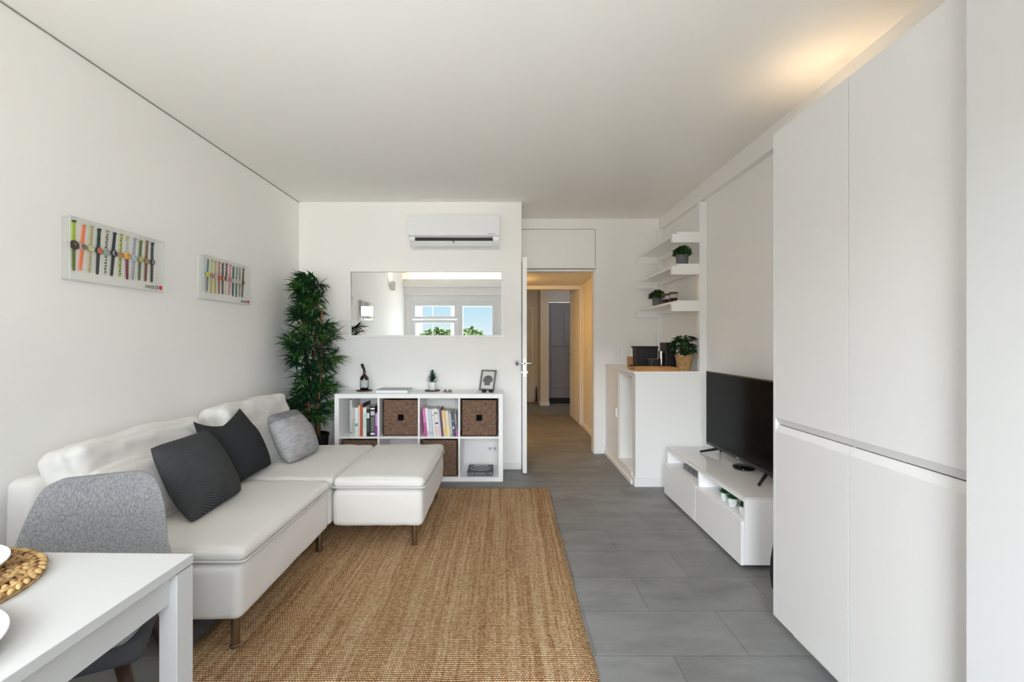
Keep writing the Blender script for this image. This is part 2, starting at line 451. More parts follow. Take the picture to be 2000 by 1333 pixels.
def tag(o, label, cat, group=None, kind=None):
    o['label'] = label; o['category'] = cat
    if group: o['group'] = group
    if kind: o['kind'] = kind
    return o
def thing(name, label, cat, loc=(0, 0, 0), group=None):
    o = bpy.data.objects.new(name, None); COL.objects.link(o)
    o.empty_display_size = .05; o.location = loc
    WL[o.name] = Vector(loc)
    return tag(o, label, cat, group)
def struct(name, bm, mat, smooth=False, parent=None):
    o = mk(name, bm, mat, parent, smooth, base=False)
    if not parent: o['kind'] = 'structure'
    return o
def B(*a, **k): return bx(bmesh.new(), *a, **k)
def copy_tree(o, parent=None):
    c = o.copy(); COL.objects.link(c)
    WL[c.name] = wloc(o)
    if parent: c.parent = parent
    for ch in list(o.children): copy_tree(ch, c)
    return c
def text_mesh(txt, size, name='lettering'):
    """lettering outline as a bmesh lying in local XY, origin bottom left"""
    cu = bpy.data.curves.new(name, 'FONT'); cu.body = txt; cu.size = size; cu.extrude = .0004
    o = bpy.data.objects.new(name, cu); COL.objects.link(o)
    dg = bpy.context.evaluated_depsgraph_get()
    me = bpy.data.meshes.new_from_object(o.evaluated_get(dg))
    bm = bmesh.new(); bm.from_mesh(me)
    bpy.data.objects.remove(o); bpy.data.curves.remove(cu); bpy.data.meshes.remove(me)
    return bm

# ------------------------------------------------------------------ room shell
H = 2.558
FY, DY = 4.46, 5.07            # wall behind the cube shelf, wall with the door
LX, RX = -1.97, 1.70
struct('floor', B(-2.25, 2.4, -.45, 10.0, -.12, 0), floor_m)
struct('ceiling', B(-2.25, 1.95, -.45, 5.2, H, H + .15), ceil_m)
struct('wall_left', B(-2.2, LX, -.45, 4.6, 0, H), wall_m)
struct('wall_far', B(LX, .159, FY, 5.2, 0, H), wall_m)
bm = bmesh.new()
bx(bm, .159, .178, DY, 5.2, 0, H)
bx(bm, .985, 1.95, DY, 5.2, 0, H)
bx(bm, .178, .985, DY, 5.2, 2.447, H)
bx(bm, .178, .985, DY + .02, 5.2, 2.0, 2.012)
struct('wall_door_side', bm, wall_m)
struct('wall_right', B(RX, 1.95, -.45, 5.2, 0, H), wall_m)
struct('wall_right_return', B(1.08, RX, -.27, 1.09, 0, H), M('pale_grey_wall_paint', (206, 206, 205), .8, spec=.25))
# the boxed-in beam along the right wall
bm = bmesh.new()
hexa(bm, [(1.63, 1.09, 2.405), (RX, 1.09, 2.405), (RX, DY, 2.43), (1.675, DY, 2.43), (1.63, 1.09, H), (RX, 1.09, H), (RX, DY, H), (1.675, DY, H)])
struct('trim_beam', bm, wall_m)
# thin dark line along the left ceiling joint
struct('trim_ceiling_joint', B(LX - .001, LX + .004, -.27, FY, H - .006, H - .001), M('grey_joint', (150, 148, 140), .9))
# baseboards
bm = bmesh.new(); bx(bm, LX, .159, FY - .012, FY, 0, .07, .003); struct('baseboard_far', bm, trim_m)
bm = bmesh.new(); bx(bm, LX, LX + .012, -.27, FY - .012, 0, .07, .003); struct('baseboard_left', bm, trim_m)
# window wall behind the camera: openings for a window and a balcony door
bm = bmesh.new()
y0, y1 = -.45, BY
bx(bm, LX, WX[0], y0, y1, 0, H); bx(bm, WX[1], DX[0], y0, y1, 0, H); bx(bm, DX[1], RX, y0, y1, 0, H)
bx(bm, WX[0], WX[1], y0, y1, 0, WX[2]); bx(bm, WX[0], WX[1], y0, y1, WX[3], H)
bx(bm, DX[0], DX[1], y0, y1, 0, DX[2]); bx(bm, DX[0], DX[1], y0, y1, DX[3], H)
struct('wall_window_side', bm, wall_m)
def frame_rect(bm, x0, x1, z0, z1, w, y0, y1, b=.004):
    bx(bm, x0, x0 + w, y0, y1, z0, z1, b); bx(bm, x1 - w, x1, y0, y1, z0, z1, b)
    bx(bm, x0 + w, x1 - w, y0, y1, z0, z0 + w, b); bx(bm, x0 + w, x1 - w, y0, y1, z1 - w, z1, b)
pvc = M('white_pvc', (238, 240, 242), .3)
bm = bmesh.new()
frame_rect(bm, WX[0], WX[1], WX[2], WX[3], .05, -.40, -.29)
bx(bm, -.94, -.89, -.40, -.29, WX[2] + .05, WX[3] - .05)
win = struct('window_1', bm, pvc)
bm = bmesh.new(); frame_rect(bm, -1.82, -.94, 1.66, 1.97, .055, -.38, -.30); struct('window_sash', bm, pvc, parent=win)
bm = bmesh.new(); frame_rect(bm, -1.82, -.94, .85, 1.64, .06, -.38, -.30); struct('window_sash', bm, pvc, parent=win)
bm = bmesh.new(); frame_rect(bm, -.89, -.19, .85, 1.97, .06, -.38, -.30); struct('window_sash', bm, pvc, parent=win)
bm = bmesh.new(); bx(bm, -1.765, -.995, -.345, -.335, 1.715, 1.915); struct('window_pane', bm, clear, parent=win)
bm = bmesh.new(); bx(bm, -1.76, -1.0, -.345, -.335, .91, 1.58); struct('window_pane', bm, clear, parent=win)
bm = bmesh.new(); bx(bm, -.83, -.25, -.345, -.335, .91, 1.91); struct('window_pane', bm, clear, parent=win)
bm = bmesh.new(); bx(bm, -.905, -.885, -.30, -.275, 1.30, 1.42, .004); struct('window_handle', bm, plast, parent=win)
bm = bmesh.new(); bx(bm, WX[0] - .0, WX[1] + .0, -.30, -.22, WX[2] - .03, WX[2] + .0, .004); struct('trim_window_sill', bm, trim_m)
bm = bmesh.new(); frame_rect(bm, DX[0], DX[1], DX[2], DX[3], .06, -.40, -.29)
bd = struct('door_2', bm, pvc)
bm = bmesh.new(); frame_rect(bm, DX[0] + .06, DX[1] - .06, DX[2] + .06, DX[3] - .06, .07, -.38, -.30); struct('door_sash', bm, pvc, parent=bd)
bm = bmesh.new(); bx(bm, DX[0] + .13, DX[1] - .13, -.345, -.335, DX[2] + .13, DX[3] - .13); struct('door_pane', bm, clear, parent=bd)
bm = bmesh.new(); bx(bm, DX[0] + .08, DX[0] + .105, -.30, -.255, .98, 1.12, .005); struct('door_handle', bm, steel, parent=bd)
# pelmet box over the windows with a light strip lying on it
bm = bmesh.new(); bx(bm, LX, 1.08, BY, -.09, 2.28, 2.42, .003); bx(bm, LX, 1.08, BY, -.20, 2.13, 2.28, .003)
struct('trim_pelmet', bm, wall_m)
ls = thing('light_strip', 'warm white light strip on top of the white box over the window', 'light strip', (-.45, -.21, 2.42))
mk('channel', B(-1.9, 1.0, -.225, -.20, 2.42, 2.428), plast, ls)
mk('diffuser', B(-1.9, 1.0, -.223, -.202, 2.428, 2.434), M('led_glow', (255, 240, 215), .5, emit=((1, .80, .55), 6)), ls)
# balcony slab outside
struct('balcony_floor', B(-3, 3, -1.75, -.45, -.14, -.02), M('pale_stone', (190, 188, 182), .8))

# ------------------------------------------------------------------ doorway, hall
bm = bmesh.new()
bx(bm, .178, .205, DY + .0, 5.2, 0, 2.0, .002); bx(bm, .965, .985, DY - .008, 5.2, 0, 2.0, .002)
bx(bm, .205, .965, DY - .004, 5.2, 1.985, 2.0, .002)
struct('trim_door_casing', bm, trim_m)
cb = thing('overhead_cupboard', 'flush white cupboard hatch in the wall above the doorway', 'cupboard', (.58, DY, 2.012))
mk('hatch_door', B(.181, .980, DY - .004, DY + .016, 2.017, 2.441, b=.0015), lacq, cb)
mk('carcass', B(.179, .984, DY + .03, DY + .12, 2.013, 2.446), dark_gap, cb)
mk('finger_pull', B(.925, .955, DY - .008, DY - .002, 2.05, 2.155, b=.002), lacq2, cb)
# open white door leaf, seen on edge
dr = thing('open_door', 'white flush door standing open in the doorway, seen edge on', 'door', (.185, 4.68, 0))
mk('leaf', B(.165, .203, 4.29, 5.065, .008, 2.0, b=.002), lacq, dr)
for sgn, x in ((-1, .165), (1, .203)):
    bm = bmesh.new()
    lathe(bm, [(.022, 0), (.022, sgn * .006), (.008, sgn * .008), (.008, sgn * .036), (.020, sgn * .042), (.024, sgn * .054), (.017, sgn * .062), (0, sgn * .063)], (x, 4.345, 1.018), 20, 'X')
    mk('door_knob', bm, chrome, dr, 40)
    bm = bmesh.new(); bx(bm, min(x, x + sgn * .012), max(x, x + sgn * .012), 4.325, 4.365, .925, .95, .003); mk('lock_thumbturn', bm, chrome, dr)
mk('lock_plate', B(.173, .195, 4.287, 4.2915, .90, 1.06, b=.0005), steel, dr)
mk('latch', B(.178, .19, 4.281, 4.290, 1.010, 1.030, b=.001), black_matt, dr)
for z in (.18, .62, 1.2, 1.82):
    bm = bmesh.new(); cyl(bm, (.182, 5.068, z), .007, .09, 10); mk('hinge', bm, steel, dr, 40)
# hall walls
hall_m = M('warm_white_hall_paint', (232, 228, 220), .85, spec=.25)
struct('wall_hall_right', B(1.12, 1.25, 5.2, 6.655, 0, 2.04), hall_m)
struct('wall_hall_right_end', B(1.12, 1.25, 7.70, 8.0, 0, 2.3), hall_m)
struct('wall_hall_left', B(-.8, -.68, 5.2, 9.6, 0, 2.3), hall_m)
struct('wall_hall_end', B(-.8, .675, 9.6, 9.75, 0, 2.3), hall_m)
struct('wall_hall_nib', B(.675, .835, 8.83, 9.75, 0, 2.3), hall_m)
bm = bmesh.new(); bx(bm, .835, 2.3, 9.12, 9.3, 1.985, 2.3); bx(bm, 1.64, 2.3, 9.12, 9.3, 0, 1.985)
struct('wall_hall_front', bm, hall_m)
struct('wall_vestibule_right', B(2.3, 2.4, 5.2, 9.3, 0, 2.3), hall_m)
struct('wall_vestibule_near', B(1.25, 2.3, 6.5, 6.6, 0, 2.3), hall_m)
struct('ceiling_hall', B(-.8, 1.25, 5.2, 6.86, 2.04, 2.3), ceil_m)
struct('trim_hall_beam', B(-.8, 1.25, 6.86, 7.0, 1.99, 2.3), hall_m)
struct('ceiling_hall_end', B(-.8, 2.4, 5.2, 9.75, 2.3, 2.4), ceil_m)
bm = bmesh.new(); bx(bm, .663, .675, 8.83, 9.6, 0, .07); bx(bm, .663, .847, 8.818, 8.83, 0, .07); struct('baseboard_hall_nib', bm, trim_m)
bm = bmesh.new(); bx(bm, 1.108, 1.12, 5.2, 6.64, 0, .06); struct('baseboard_hall_right', bm, trim_m)
bm = bmesh.new()
bx(bm, 1.105, 1.25, 6.655, 6.70, 0, 1.99, .002); bx(bm, 1.10, 1.25, 6.705, 6.735, 0, 1.985, .002)
bx(bm, 1.105, 1.25, 7.66, 7.72, 0, 1.99, .002); bx(bm, 1.105, 1.25, 6.70, 7.70, 1.985, 2.05, .002)
struct('trim_hall_door_casing', bm, trim_m)
bm = bmesh.new()
hexa(bm, [(1.086, 6.74, .01), (1.126, 6.74, .01), (1.103, 7.61, .01), (1.063, 7.61, .01), (1.086, 6.74, 1.985), (1.126, 6.74, 1.985), (1.103, 7.61, 1.985), (1.063, 7.61, 1.985)])
hd = thing('hall_door', 'white door standing ajar along the right side of the hall', 'door', (1.09, 7.2, 0))
mk('leaf', bm, lacq, hd)
bm = bmesh.new(); tube(bm, [(1.07, 7.545, 1.005), (1.02, 7.545, 1.005), (1.015, 7.5, 1.005), (1.018, 7.44, 1.005)], .009); mk('lever_handle', bm, chrome, hd, True)
bm = bmesh.new(); bx(bm, 1.057, 1.07, 7.53, 7.56, .87, .90, .002); mk('keyhole_plate', bm, chrome, hd)
# grey panelled entrance door at the very end
gd_m = M('blue_grey_door_paint', (150, 152, 162), .5)
gd = thing('entrance_door', 'blue-grey panelled door at the far end of the hall', 'door', (1.24, 9.15, 0))
bm = bmesh.new()
bx(bm, .84, 1.635, 9.15, 9.19, .11, 1.98)
for x0, x1 in ((.90, 1.12), (1.16, 1.36), (1.40, 1.60)):
    bx(bm, x0, x1, 9.138, 9.16, 1.12, 1.86, .006); 
bx(bm, .90, 1.60, 9.138, 9.16, .30, .95, .006)
mk('leaf', bm, gd_m, gd)
mk('kick_plate', B(.84, 1.635, 9.125, 9.19, .0, .11, b=.002), black_matt, gd)
# closed hall-left niche frame
bm = bmesh.new()
frame_rect(bm, .18, .60, .0, 1.93, .06, 9.575, 9.60); bx(bm, .24, .54, 9.585, 9.6, 1.30, 1.34); 
struct('door_3', bm, trim_m)
# hall ceiling lamp: warm
hl = thing('ceiling_lamp', 'round warm ceiling lamp in the hall, hidden behind the open door', 'ceiling lamp', (.1, 6.1, 2.04))
bm = bmesh.new(); cyl(bm, (.1, 6.1, 2.02), .12, .02, 32); mk('lamp_base', bm, plast, hl, 40)
bm = bmesh.new(); lathe(bm, [(0, -.045), (.06, -.04), (.10, -.022), (.115, 0), (0, .0)], (.1, 6.1, 2.02), 32)
mk('lamp_shade', bm, M('warm_lamp_glow', (255, 220, 160), .5, emit=((1, .56, .17), 38)), hl, 40)
hl2 = thing('ceiling_lamp', 'small cool ceiling lamp in front of the blue-grey entrance door', 'ceiling lamp', (1.75, 8.3, 2.3))
bm = bmesh.new(); cyl(bm, (1.75, 8.3, 2.28), .10, .02, 32); mk('lamp_base', bm, plast, hl2, 40)
bm = bmesh.new(); lathe(bm, [(0, -.04), (.06, -.035), (.09, -.02), (.10, 0), (0, .0)], (1.75, 8.3, 2.28), 32)
mk('lamp_shade', bm, M('cool_lamp_glow', (230, 235, 255), .5, emit=((.8, .88, 1), 16)), hl2, 40)
# bin in the far hall
bn = thing('waste_bin', 'white bin on the floor at the far end of the hall', 'bin', (.53, 9.42, 0))
bm = bmesh.new(); lathe(bm, [(.075, 0), (.10, .27), (.106, .28), (.096, .28), (.072, .01), (0, .01)], (.53, 9.42, 0), 28); mk('body', bm, plast, bn, 40)
bm = bmesh.new(); tube(bm, [(.645, 9.5, 0), (.64, 9.5, .30)], .012); o = mk('toilet_brush', bm, walnut, None, True); tag(o, 'dark brush handle standing beside the white bin in the far hall', 'brush')
# switches
def switch(name, label, c, axis, w=.08, h=.08, rock=1):
    th = thing(name, label, 'switch', c)
    x, y, z = c
    if axis == 'Y':
        mk('plate', B(x - w / 2, x + w / 2, y - .009, y, z - h / 2, z + h / 2, b=.003), plast, th)
        mk('rocker', B(x - w * .34, x + w * .34, y - .013, y - .008, z - h * .34, z + h * .34, b=.002), plast, th)
    else:
        mk('plate', B(x - .009, x, y - w / 2, y + w / 2, z - h / 2, z + h / 2, b=.003), plast, th)
        mk('rocker', B(x - .013, x - .008, y - w * .34, y + w * .34, z - h * .34, z + h * .34, b=.002), plast, th)
switch('light_switch', 'square white light switch on the wall right of the doorway', (1.215, DY, 1.107), 'Y', .085, .085)
switch('light_switch', 'square white switch on the hall wall, the upper of two', (1.12, 6.33, 1.10), 'X')
switch('light_switch', 'tall narrow white switch on the hall wall, the lower of two', (1.12, 6.22, .985), 'X', .05, .10)

# ------------------------------------------------------------------ air conditioner
ac = thing('air_conditioner', 'white wall-mounted air conditioner above the mirror', 'air conditioner', (-.468, FY, 2.095))
ax0, ax1 = -.886, -.052
def extr(bm, prof, x0, x1):
    a = [bm.verts.new((x0, y, z)) for y, z in prof]; c = [bm.verts.new((x1, y, z)) for y, z in prof]
    n = len(prof)
    for i in range(n): bm.faces.new((a[i], a[(i + 1) % n], c[(i + 1) % n], c[i]))
    bm.faces.new(a[::-1]); bm.faces.new(c)
    return bm
bm = bmesh.new(); extr(bm, [(FY, 2.10), (FY, 2.38), (FY - .17, 2.38), (FY - .17, 2.20), (FY - .165, 2.165), (FY - .145, 2.13), (FY - .10, 2.10)], ax0 + .004, ax1 - .004)
mk('housing', bm, plast, ac, 30)
bm = bmesh.new(); extr(bm, [(FY - .165, 2.384), (FY - .185, 2.380), (FY - .19, 2.365), (FY - .192, 2.25), (FY - .205, 2.225), (FY - .205, 2.20), (FY - .19, 2.188), (FY - .165, 2.186)], ax0, ax1)
mk('front_panel', bm, M('white_glossy_plastic', (242, 242, 246), .15), ac, 30)
mk('outlet', B(ax0 + .06, ax1 - .06, FY - .178, FY - .12, 2.145, 2.180), M('black_louvre', (16, 16, 18), .5), ac)
bm = bmesh.new(); hexa(bm, [(ax0 + .062, FY - .155, 2.105), (ax1 - .062, FY - .155, 2.105), (ax1 - .062, FY - .145, 2.100), (ax0 + .062, FY - .145, 2.100), (ax0 + .062, FY - .190, 2.146), (ax1 - .062, FY - .190, 2.146), (ax1 - .062, FY - .182, 2.146), (ax0 + .062, FY - .182, 2.146)])
mk('flap', bm, plast, ac)
mk('flap_clip', B(-.475, -.467, FY - .194, FY - .17, 2.132, 2.16), black_matt, ac)
mk('lettering', B(-.155, -.085, FY - .2062, FY - .2048, 2.205, 2.211), M('grey_print', (170, 172, 176), .6), ac)
for x in (-.868, -.848): mk('indicator', B(x, x + .008, FY - .176, FY - .168, 2.142, 2.150), M('grey_print', (170, 172, 176), .6), ac)

# ------------------------------------------------------------------ mirror
mi = thing('wall_mirror', 'wide white framed mirror on the wall above the cube shelf', 'mirror', (-.752, FY, 1.265))
bm = bmesh.new(); frame_rect(bm, -1.488, -.014, 1.262, 1.906, .021, FY - .03, FY, .002); mk('frame', bm, lacq2, mi)
mir = M('mirror_silver', (240, 242, 242), 0.0, metal=1)
mk('mirror_glass', B(-1.468, -.034, FY - .014, FY - .004, 1.282, 1.886), mir, mi)

# ------------------------------------------------------------------ cube shelf and what is in it
KX0, KX1, KY0, KY1, KZ = -1.486, -.016, 4.0625, 4.4425, .766
ks = thing('cube_shelf', 'low white open cube shelf with eight compartments under the mirror', 'shelf', ((KX0 + KX1) / 2, (KY0 + KY1) / 2, 0))
TH, IT = .0385, .016
mk('top_panel', B(KX0, KX1, KY0, KY1, KZ - TH, KZ, b=.0015), lacq2, ks)
mk('bottom_panel', B(KX0, KX1, KY0, KY1, 0, TH, b=.0015), lacq2, ks)
mk('side_panel', B(KX0, KX0 + TH, KY0, KY1, TH, KZ - TH, b=.0015), lacq2, ks)
mk('side_panel', B(KX1 - TH, KX1, KY0, KY1, TH, KZ - TH, b=.0015), lacq2, ks)
cw = (KX1 - KX0 - 2 * TH - 3 * IT) / 4; ch = (KZ - 2 * TH - IT) / 2
CX = [KX0 + TH + i * (cw + IT) for i in range(4)]
mz = TH + ch
mk('middle_shelf', B(KX0 + TH, KX1 - TH, KY0 + .002, KY1, mz, mz + IT, b=.001), lacq2, ks)
for i in range(3):
    for z0, z1 in ((TH, mz), (mz + IT, KZ - TH)):
        mk('divider', B(CX[i] + cw, CX[i] + cw + IT, KY0 + .002, KY1, z0, z1, b=.001), lacq2, ks)
zU = mz + IT; zL = TH
def basket(x0, y0, z0, label):
    w, d, h, q = .312, .30, .318, .012
    g = thing('storage_basket', label, 'basket', (x0 + w / 2, y0 + d / 2, z0), 'brown woven baskets in the cube shelf')
    bm = bmesh.new()
    bx(bm, x0, x0 + w, y0, y0 + d, z0, z0 + q, .004)
    bx(bm, x0, x0 + q, y0, y0 + d, z0, z0 + h, .004); bx(bm, x0 + w - q, x0 + w, y0, y0 + d, z0, z0 + h, .004)
    bx(bm, x0, x0 + w, y0 + d - q, y0 + d, z0, z0 + h, .004)
    hx0, hx1, hz0, hz1 = x0 + w / 2 - .026, x0 + w / 2 + .026, z0 + .135, z0 + .187
    bx(bm, x0, x0 + w, y0, y0 + q, z0, hz0, .004); bx(bm, x0, x0 + w, y0, y0 + q, hz1, z0 + h, .004)
    bx(bm, x0, hx0, y0, y0 + q, hz0 - .005, hz1 + .005); bx(bm, hx1, x0 + w, y0, y0 + q, hz0 - .005, hz1 + .005)
    mk('body', bm, seagrass, g)
    mk('grip_hole', B(hx0 - .004, hx1 + .004, y0 + .004, y0 + .010, hz0 - .004, hz1 + .004), dark_gap, g)
    mk('inside_shade', B(x0 + q, x0 + w - q, y0 + q, y0 + d - q, z0 + q, z0 + h - .02), M('basket_shade_brown', (40, 32, 28), .9), g)  # dark filling paints in the shade inside the basket
basket(CX[1] + .022, KY0 + .045, zU, 'brown woven basket in the upper row between the two rows of books')
basket(CX[3] + .010, KY0 + .030, zU, 'brown woven basket in the upper row at the end beside the door')
basket(CX[0] + .018, KY0 + .030, zL, 'brown woven basket in the bottom row nearest the tall plant')
basket(CX[2] + .014, KY0 + .030, zL, 'brown woven basket in the bottom row half hidden by the footstool')
paper = M('book_pages', (228, 224, 214), .9)
def book(x, y, z, w, h, d, cover, label, lean=0, bands=(), title=None, group='books in the cube shelf'):
    """spine faces -Y; x is the left edge at the base; lean > 0 tips the top to the left"""
    g = thing('book', label, 'book', (x + w, y, z), group)
    mk('cover', B(x, x + w, y, y + d, z, z + h, b=min(.002, w * .12)), M('cover_' + '_'.join(map(str, cover)), cover, .5), g)
    mk('pages', B(x + w * .16, x + w * .84, y + .004, y + d + .0006, z + .003, z + h + .0006), paper, g)
    for za, zb, c in bands:
        mk('spine_band', B(x + w * .1, x + w * .9, y - .0006, y + .001, z + h * za, z + h * zb), M('band_' + '_'.join(map(str, c)), c, .5), g)
    g.rotation_euler.y = -R(lean)
    return g
y = KY0 + .022
x = CX[0] + .087
for w, h, dd, cov, lab, bands in (
    (.021, .315, .23, (222, 222, 220), 'tallest white spiral-bound book, first in the left row of books', ((.02, .98, (200, 200, 200)), (.1, .12, (120, 120, 120)))),
    (.020, .255, .20, (206, 204, 194), 'pale beige book beside the white spiral-bound one', ((.1, .6, (188, 184, 168)),)),
    (.030, .250, .24, (222, 232, 236), 'pale icy blue book left of the orange spines', ((.35, .45, (120, 160, 150)),)),
    (.018, .270, .22, (232, 190, 170), 'thin salmon pink book left of the orange one', ((.1, .9, (226, 200, 186)),)),
    (.020, .285, .24, (64, 56, 62), 'thin orange-red book in the left row of books', ((.0, 1, (196, 88, 52)),)),
    (.032, .252, .22, (232, 236, 232), 'white book with mint specks right of the orange one', ((.3, .8, (200, 226, 216)),)),
    (.029, .240, .23, (26, 26, 30), 'black book with a round white mark high on its spine', ((.66, .86, (226, 222, 226)), (.16, .6, (70, 76, 74)))),
    (.044, .262, .26, (16, 16, 18), 'thick black book with white bands, second from the divider', ((.90, .95, (240, 240, 240)), (.70, .84, (200, 198, 206)), (.16, .66, (110, 110, 106)), (.05, .12, (240, 240, 240)))),
    (.030, .205, .21, (150, 70, 160), 'short purple and lilac book against the divider', ((.45, .98, (196, 160, 214)),)),
):
    book(x, y + random.uniform(-.004, .010), zU, w, h, dd, cov, lab, 0, bands)
    x += w + .0012
x = CX[2] + .040
for w, h, cov, lab, bands in (
    (.024, .245, (206, 84, 158), 'magenta book leaning at the left end of the right row of books', ((.5, .95, (222, 130, 190)),)),
    (.024, .250, (236, 236, 236), 'plain white book beside the magenta one', ((.05, .2, (205, 210, 214)),)),
    (.026, .243, (205, 213, 226), 'pale blue-grey book third from the left in the right row', ((.1, .15, (170, 180, 200)),)),
    (.022, .241, (230, 230, 228), 'white book between the blue-grey one and the one with dots', ((.75, .8, (180, 180, 180)),)),
    (.027, .244, (236, 234, 230), 'white book with two black dots and a peach foot', ((.02, .35, (236, 206, 186)), (.45, .5, (20, 20, 20)), (.82, .86, (20, 20, 20)))),
    (.018, .240, (214, 204, 226), 'thin lilac book in the middle of the right row', ()),
    (.015, .247, (96, 78, 96), 'thin dark plum book beside the yellow one', ()),
    (.026, .228, (238, 200, 130), 'yellow and peach book in the right row of books', ((.3, .7, (240, 208, 180)),)),
    (.030, .224, (232, 222, 196), 'cream book right of the yellow one', ((.1, .4, (240, 226, 160)),)),
    (.022, .222, (150, 158, 166), 'light grey book, fourth from the right end of the row', ((.1, .9, (190, 196, 202)),)),
    (.021, .220, (84, 88, 96), 'slate grey book with pale flecks, third from the right end', ((.3, .4, (200, 200, 204)), (.6, .64, (200, 200, 204)))),
    (.022, .218, (118, 120, 126), 'grey book with a magenta foot near the right end', ((.02, .25, (190, 90, 180)), (.5, .9, (150, 152, 158)))),
    (.020, .218, (70, 72, 78), 'dark grey book at the right end of the right row', ((.15, .3, (190, 190, 194)),)),
):
    book(x, y + random.uniform(-.004, .008), zU, w, h, .165, cov, lab, 5.5, bands)
    x += w + .0016
# dark book lying in the lower right compartment
bk = thing('book', 'dark book with a grey oval emblem lying in the bottom right compartment', 'book', (CX[3] + .165, 4.20, zL), 'books lying flat')
bx0, bx1, by0, by1 = CX[3] + .058, CX[3] + .285, KY0 + .035, KY0 + .275
mk('cover', B(bx0, bx1, by0, by1, zL + .034, zL + .038, b=.001), M('slate_cover', (52, 56, 58), .5), bk)
mk('back_cover', B(bx0, bx1, by0, by1, zL, zL + .004, b=.001), M('slate_cover', (52, 56, 58), .5), bk)
mk('pages', B(bx0 + .003, bx1 - .003, by0 + .003, by1 - .003, zL + .004, zL + .034), M('speckled_pages', (150, 152, 152), .9, var=(120, (60, 62, 64), (1, 1, .2))), bk)
bm = bmesh.new()
ec = ((bx0 + bx1) / 2, (by0 + by1) / 2 + .005)
for a_, b_, th_ in ((.088, .078, .006), (.066, .058, .004)):
    loop_tube(bm, [(ec[0] + a_ * math.cos(2 * PI * k / 48), ec[1] + b_ * math.sin(2 * PI * k / 48), zL + .038) for k in range(48)], th_ * .5, 6)
for k in range(-3, 4): bx(bm, ec[0] + k * .014 - .005, ec[0] + k * .014 + .005, ec[1] - .02 + abs(k) * .003, ec[1] + .022 - abs(k) * .003, zL + .0375, zL + .0395)
mk('emblem', bm, M('silver_print', (186, 190, 190), .5), bk)
mk('title_band', B(bx0 + .05, bx1 - .05, by1 - .04, by1 - .02, zL + .0375, zL + .0388), M('silver_print', (186, 190, 190), .5), bk)
# socket behind the open back
so = thing('wall_socket', 'white double socket on the wall inside the bottom right compartment', 'socket', (-.115, FY, .155))
mk('plate', B(-.165, -.072, FY - .01, FY, .165, .235, b=.003), plast, so)
for x in (-.142, -.096):
    bm = bmesh.new(); lathe(bm, [(.018, -.0105), (.018, -.0085), (0, -.0085)], (x, FY, .20), 20, 'Y'); mk('outlet_face', bm, M('socket_grey', (205, 205, 206), .4), so)
    bm = bmesh.new(); lathe(bm, [(.004, -.0112), (.004, -.010), (0, -.010)], (x + .004, FY, .20), 10, 'Y'); mk('pin_hole', bm, black_matt, so)

# things on top of the cube shelf
def coaster(x, y, label):
    bm = bmesh.new(); cyl(bm, (x, y, KZ), .071, .009, 36, b=.002)
    o = mk('coaster', bm, M('dark_slate', (66, 54, 54), .7, bump=(40, .4, .003)), None, 40); tag(o, label, 'coaster', 'dark round coasters on the cube shelf')
coaster(-1.296, 4.30, 'dark round coaster under the amber bottle')
coaster(-.668, 4.30, 'dark round coaster under the small succulent')
bo = thing('bottle', 'amber brown bottle with a white label and slanted dark stopper', 'bottle', (-1.296, 4.30, KZ + .009))
amber = M('dark_amber_glass', (30, 14, 8), .08, coat=.5)
bm = bmesh.new(); lathe(bm, [(0, 0), (.036, 0), (.0385, .004), (.0385, .105), (.034, .122), (.018, .138), (.0125, .145), (.0125, .168), (.015, .170), (.015, .176), (0, .176)], (-1.296, 4.30, KZ + .009), 32)
mk('body', bm, amber, bo, 50)
bm = bmesh.new(); tube(bm, [(-1.296, 4.30, KZ + .183), (-1.298, 4.298, KZ + .20), (-1.308, 4.29, KZ + .225), (-1.315, 4.285, KZ + .25)], [.010, .011, .013, .013], 12); mk('stopper', bm, black_matt, bo, 60)
bm = bmesh.new()
NB = 14
for k in range(NB):
    a0 = -PI / 2 - 1.15 + 2.3 * k / NB; a1 = -PI / 2 - 1.15 + 2.3 * (k + 1) / NB
    r_ = .0392
    bm.faces.new([bm.verts.new((-1.296 + r_ * math.cos(a), 4.30 + r_ * math.sin(a), z)) for a, z in ((a0, KZ + .035), (a1, KZ + .035), (a1, KZ + .103), (a0, KZ + .103))])
mk('paper_label', bm, M('printed_label', (206, 212, 210), .7, var=(50, (150, 158, 158))), bo)
bm = bmesh.new()
loop_tube(bm, [(-1.296 + .018 * math.sin(2 * PI * k / 24), 4.30 - math.sqrt(.0396 ** 2 - (.018 * math.sin(2 * PI * k / 24)) ** 2), KZ + .07 + .024 * math.cos(2 * PI * k / 24)) for k in range(24)], .0012, 5)
mk('label_emblem', bm, M('label_ink', (120, 130, 130), .7), bo)
fb = thing('book', 'thick white book with a grey cover lying flat between bottle and succulent', 'book', (-.98, 4.22, KZ), 'books lying flat')
mk('back_cover', B(-1.145, -.86, 4.125, 4.35, KZ, KZ + .003), M('pale_board', (220, 222, 222), .6), fb)
mk('pages', B(-1.142, -.863, 4.128, 4.347, KZ + .003, KZ + .024), M('white_pages', (236, 238, 238), .8), fb)
mk('cover', B(-1.145, -.86, 4.125, 4.35, KZ + .024, KZ + .027), M('grey_cover', (168, 172, 174), .5), fb)
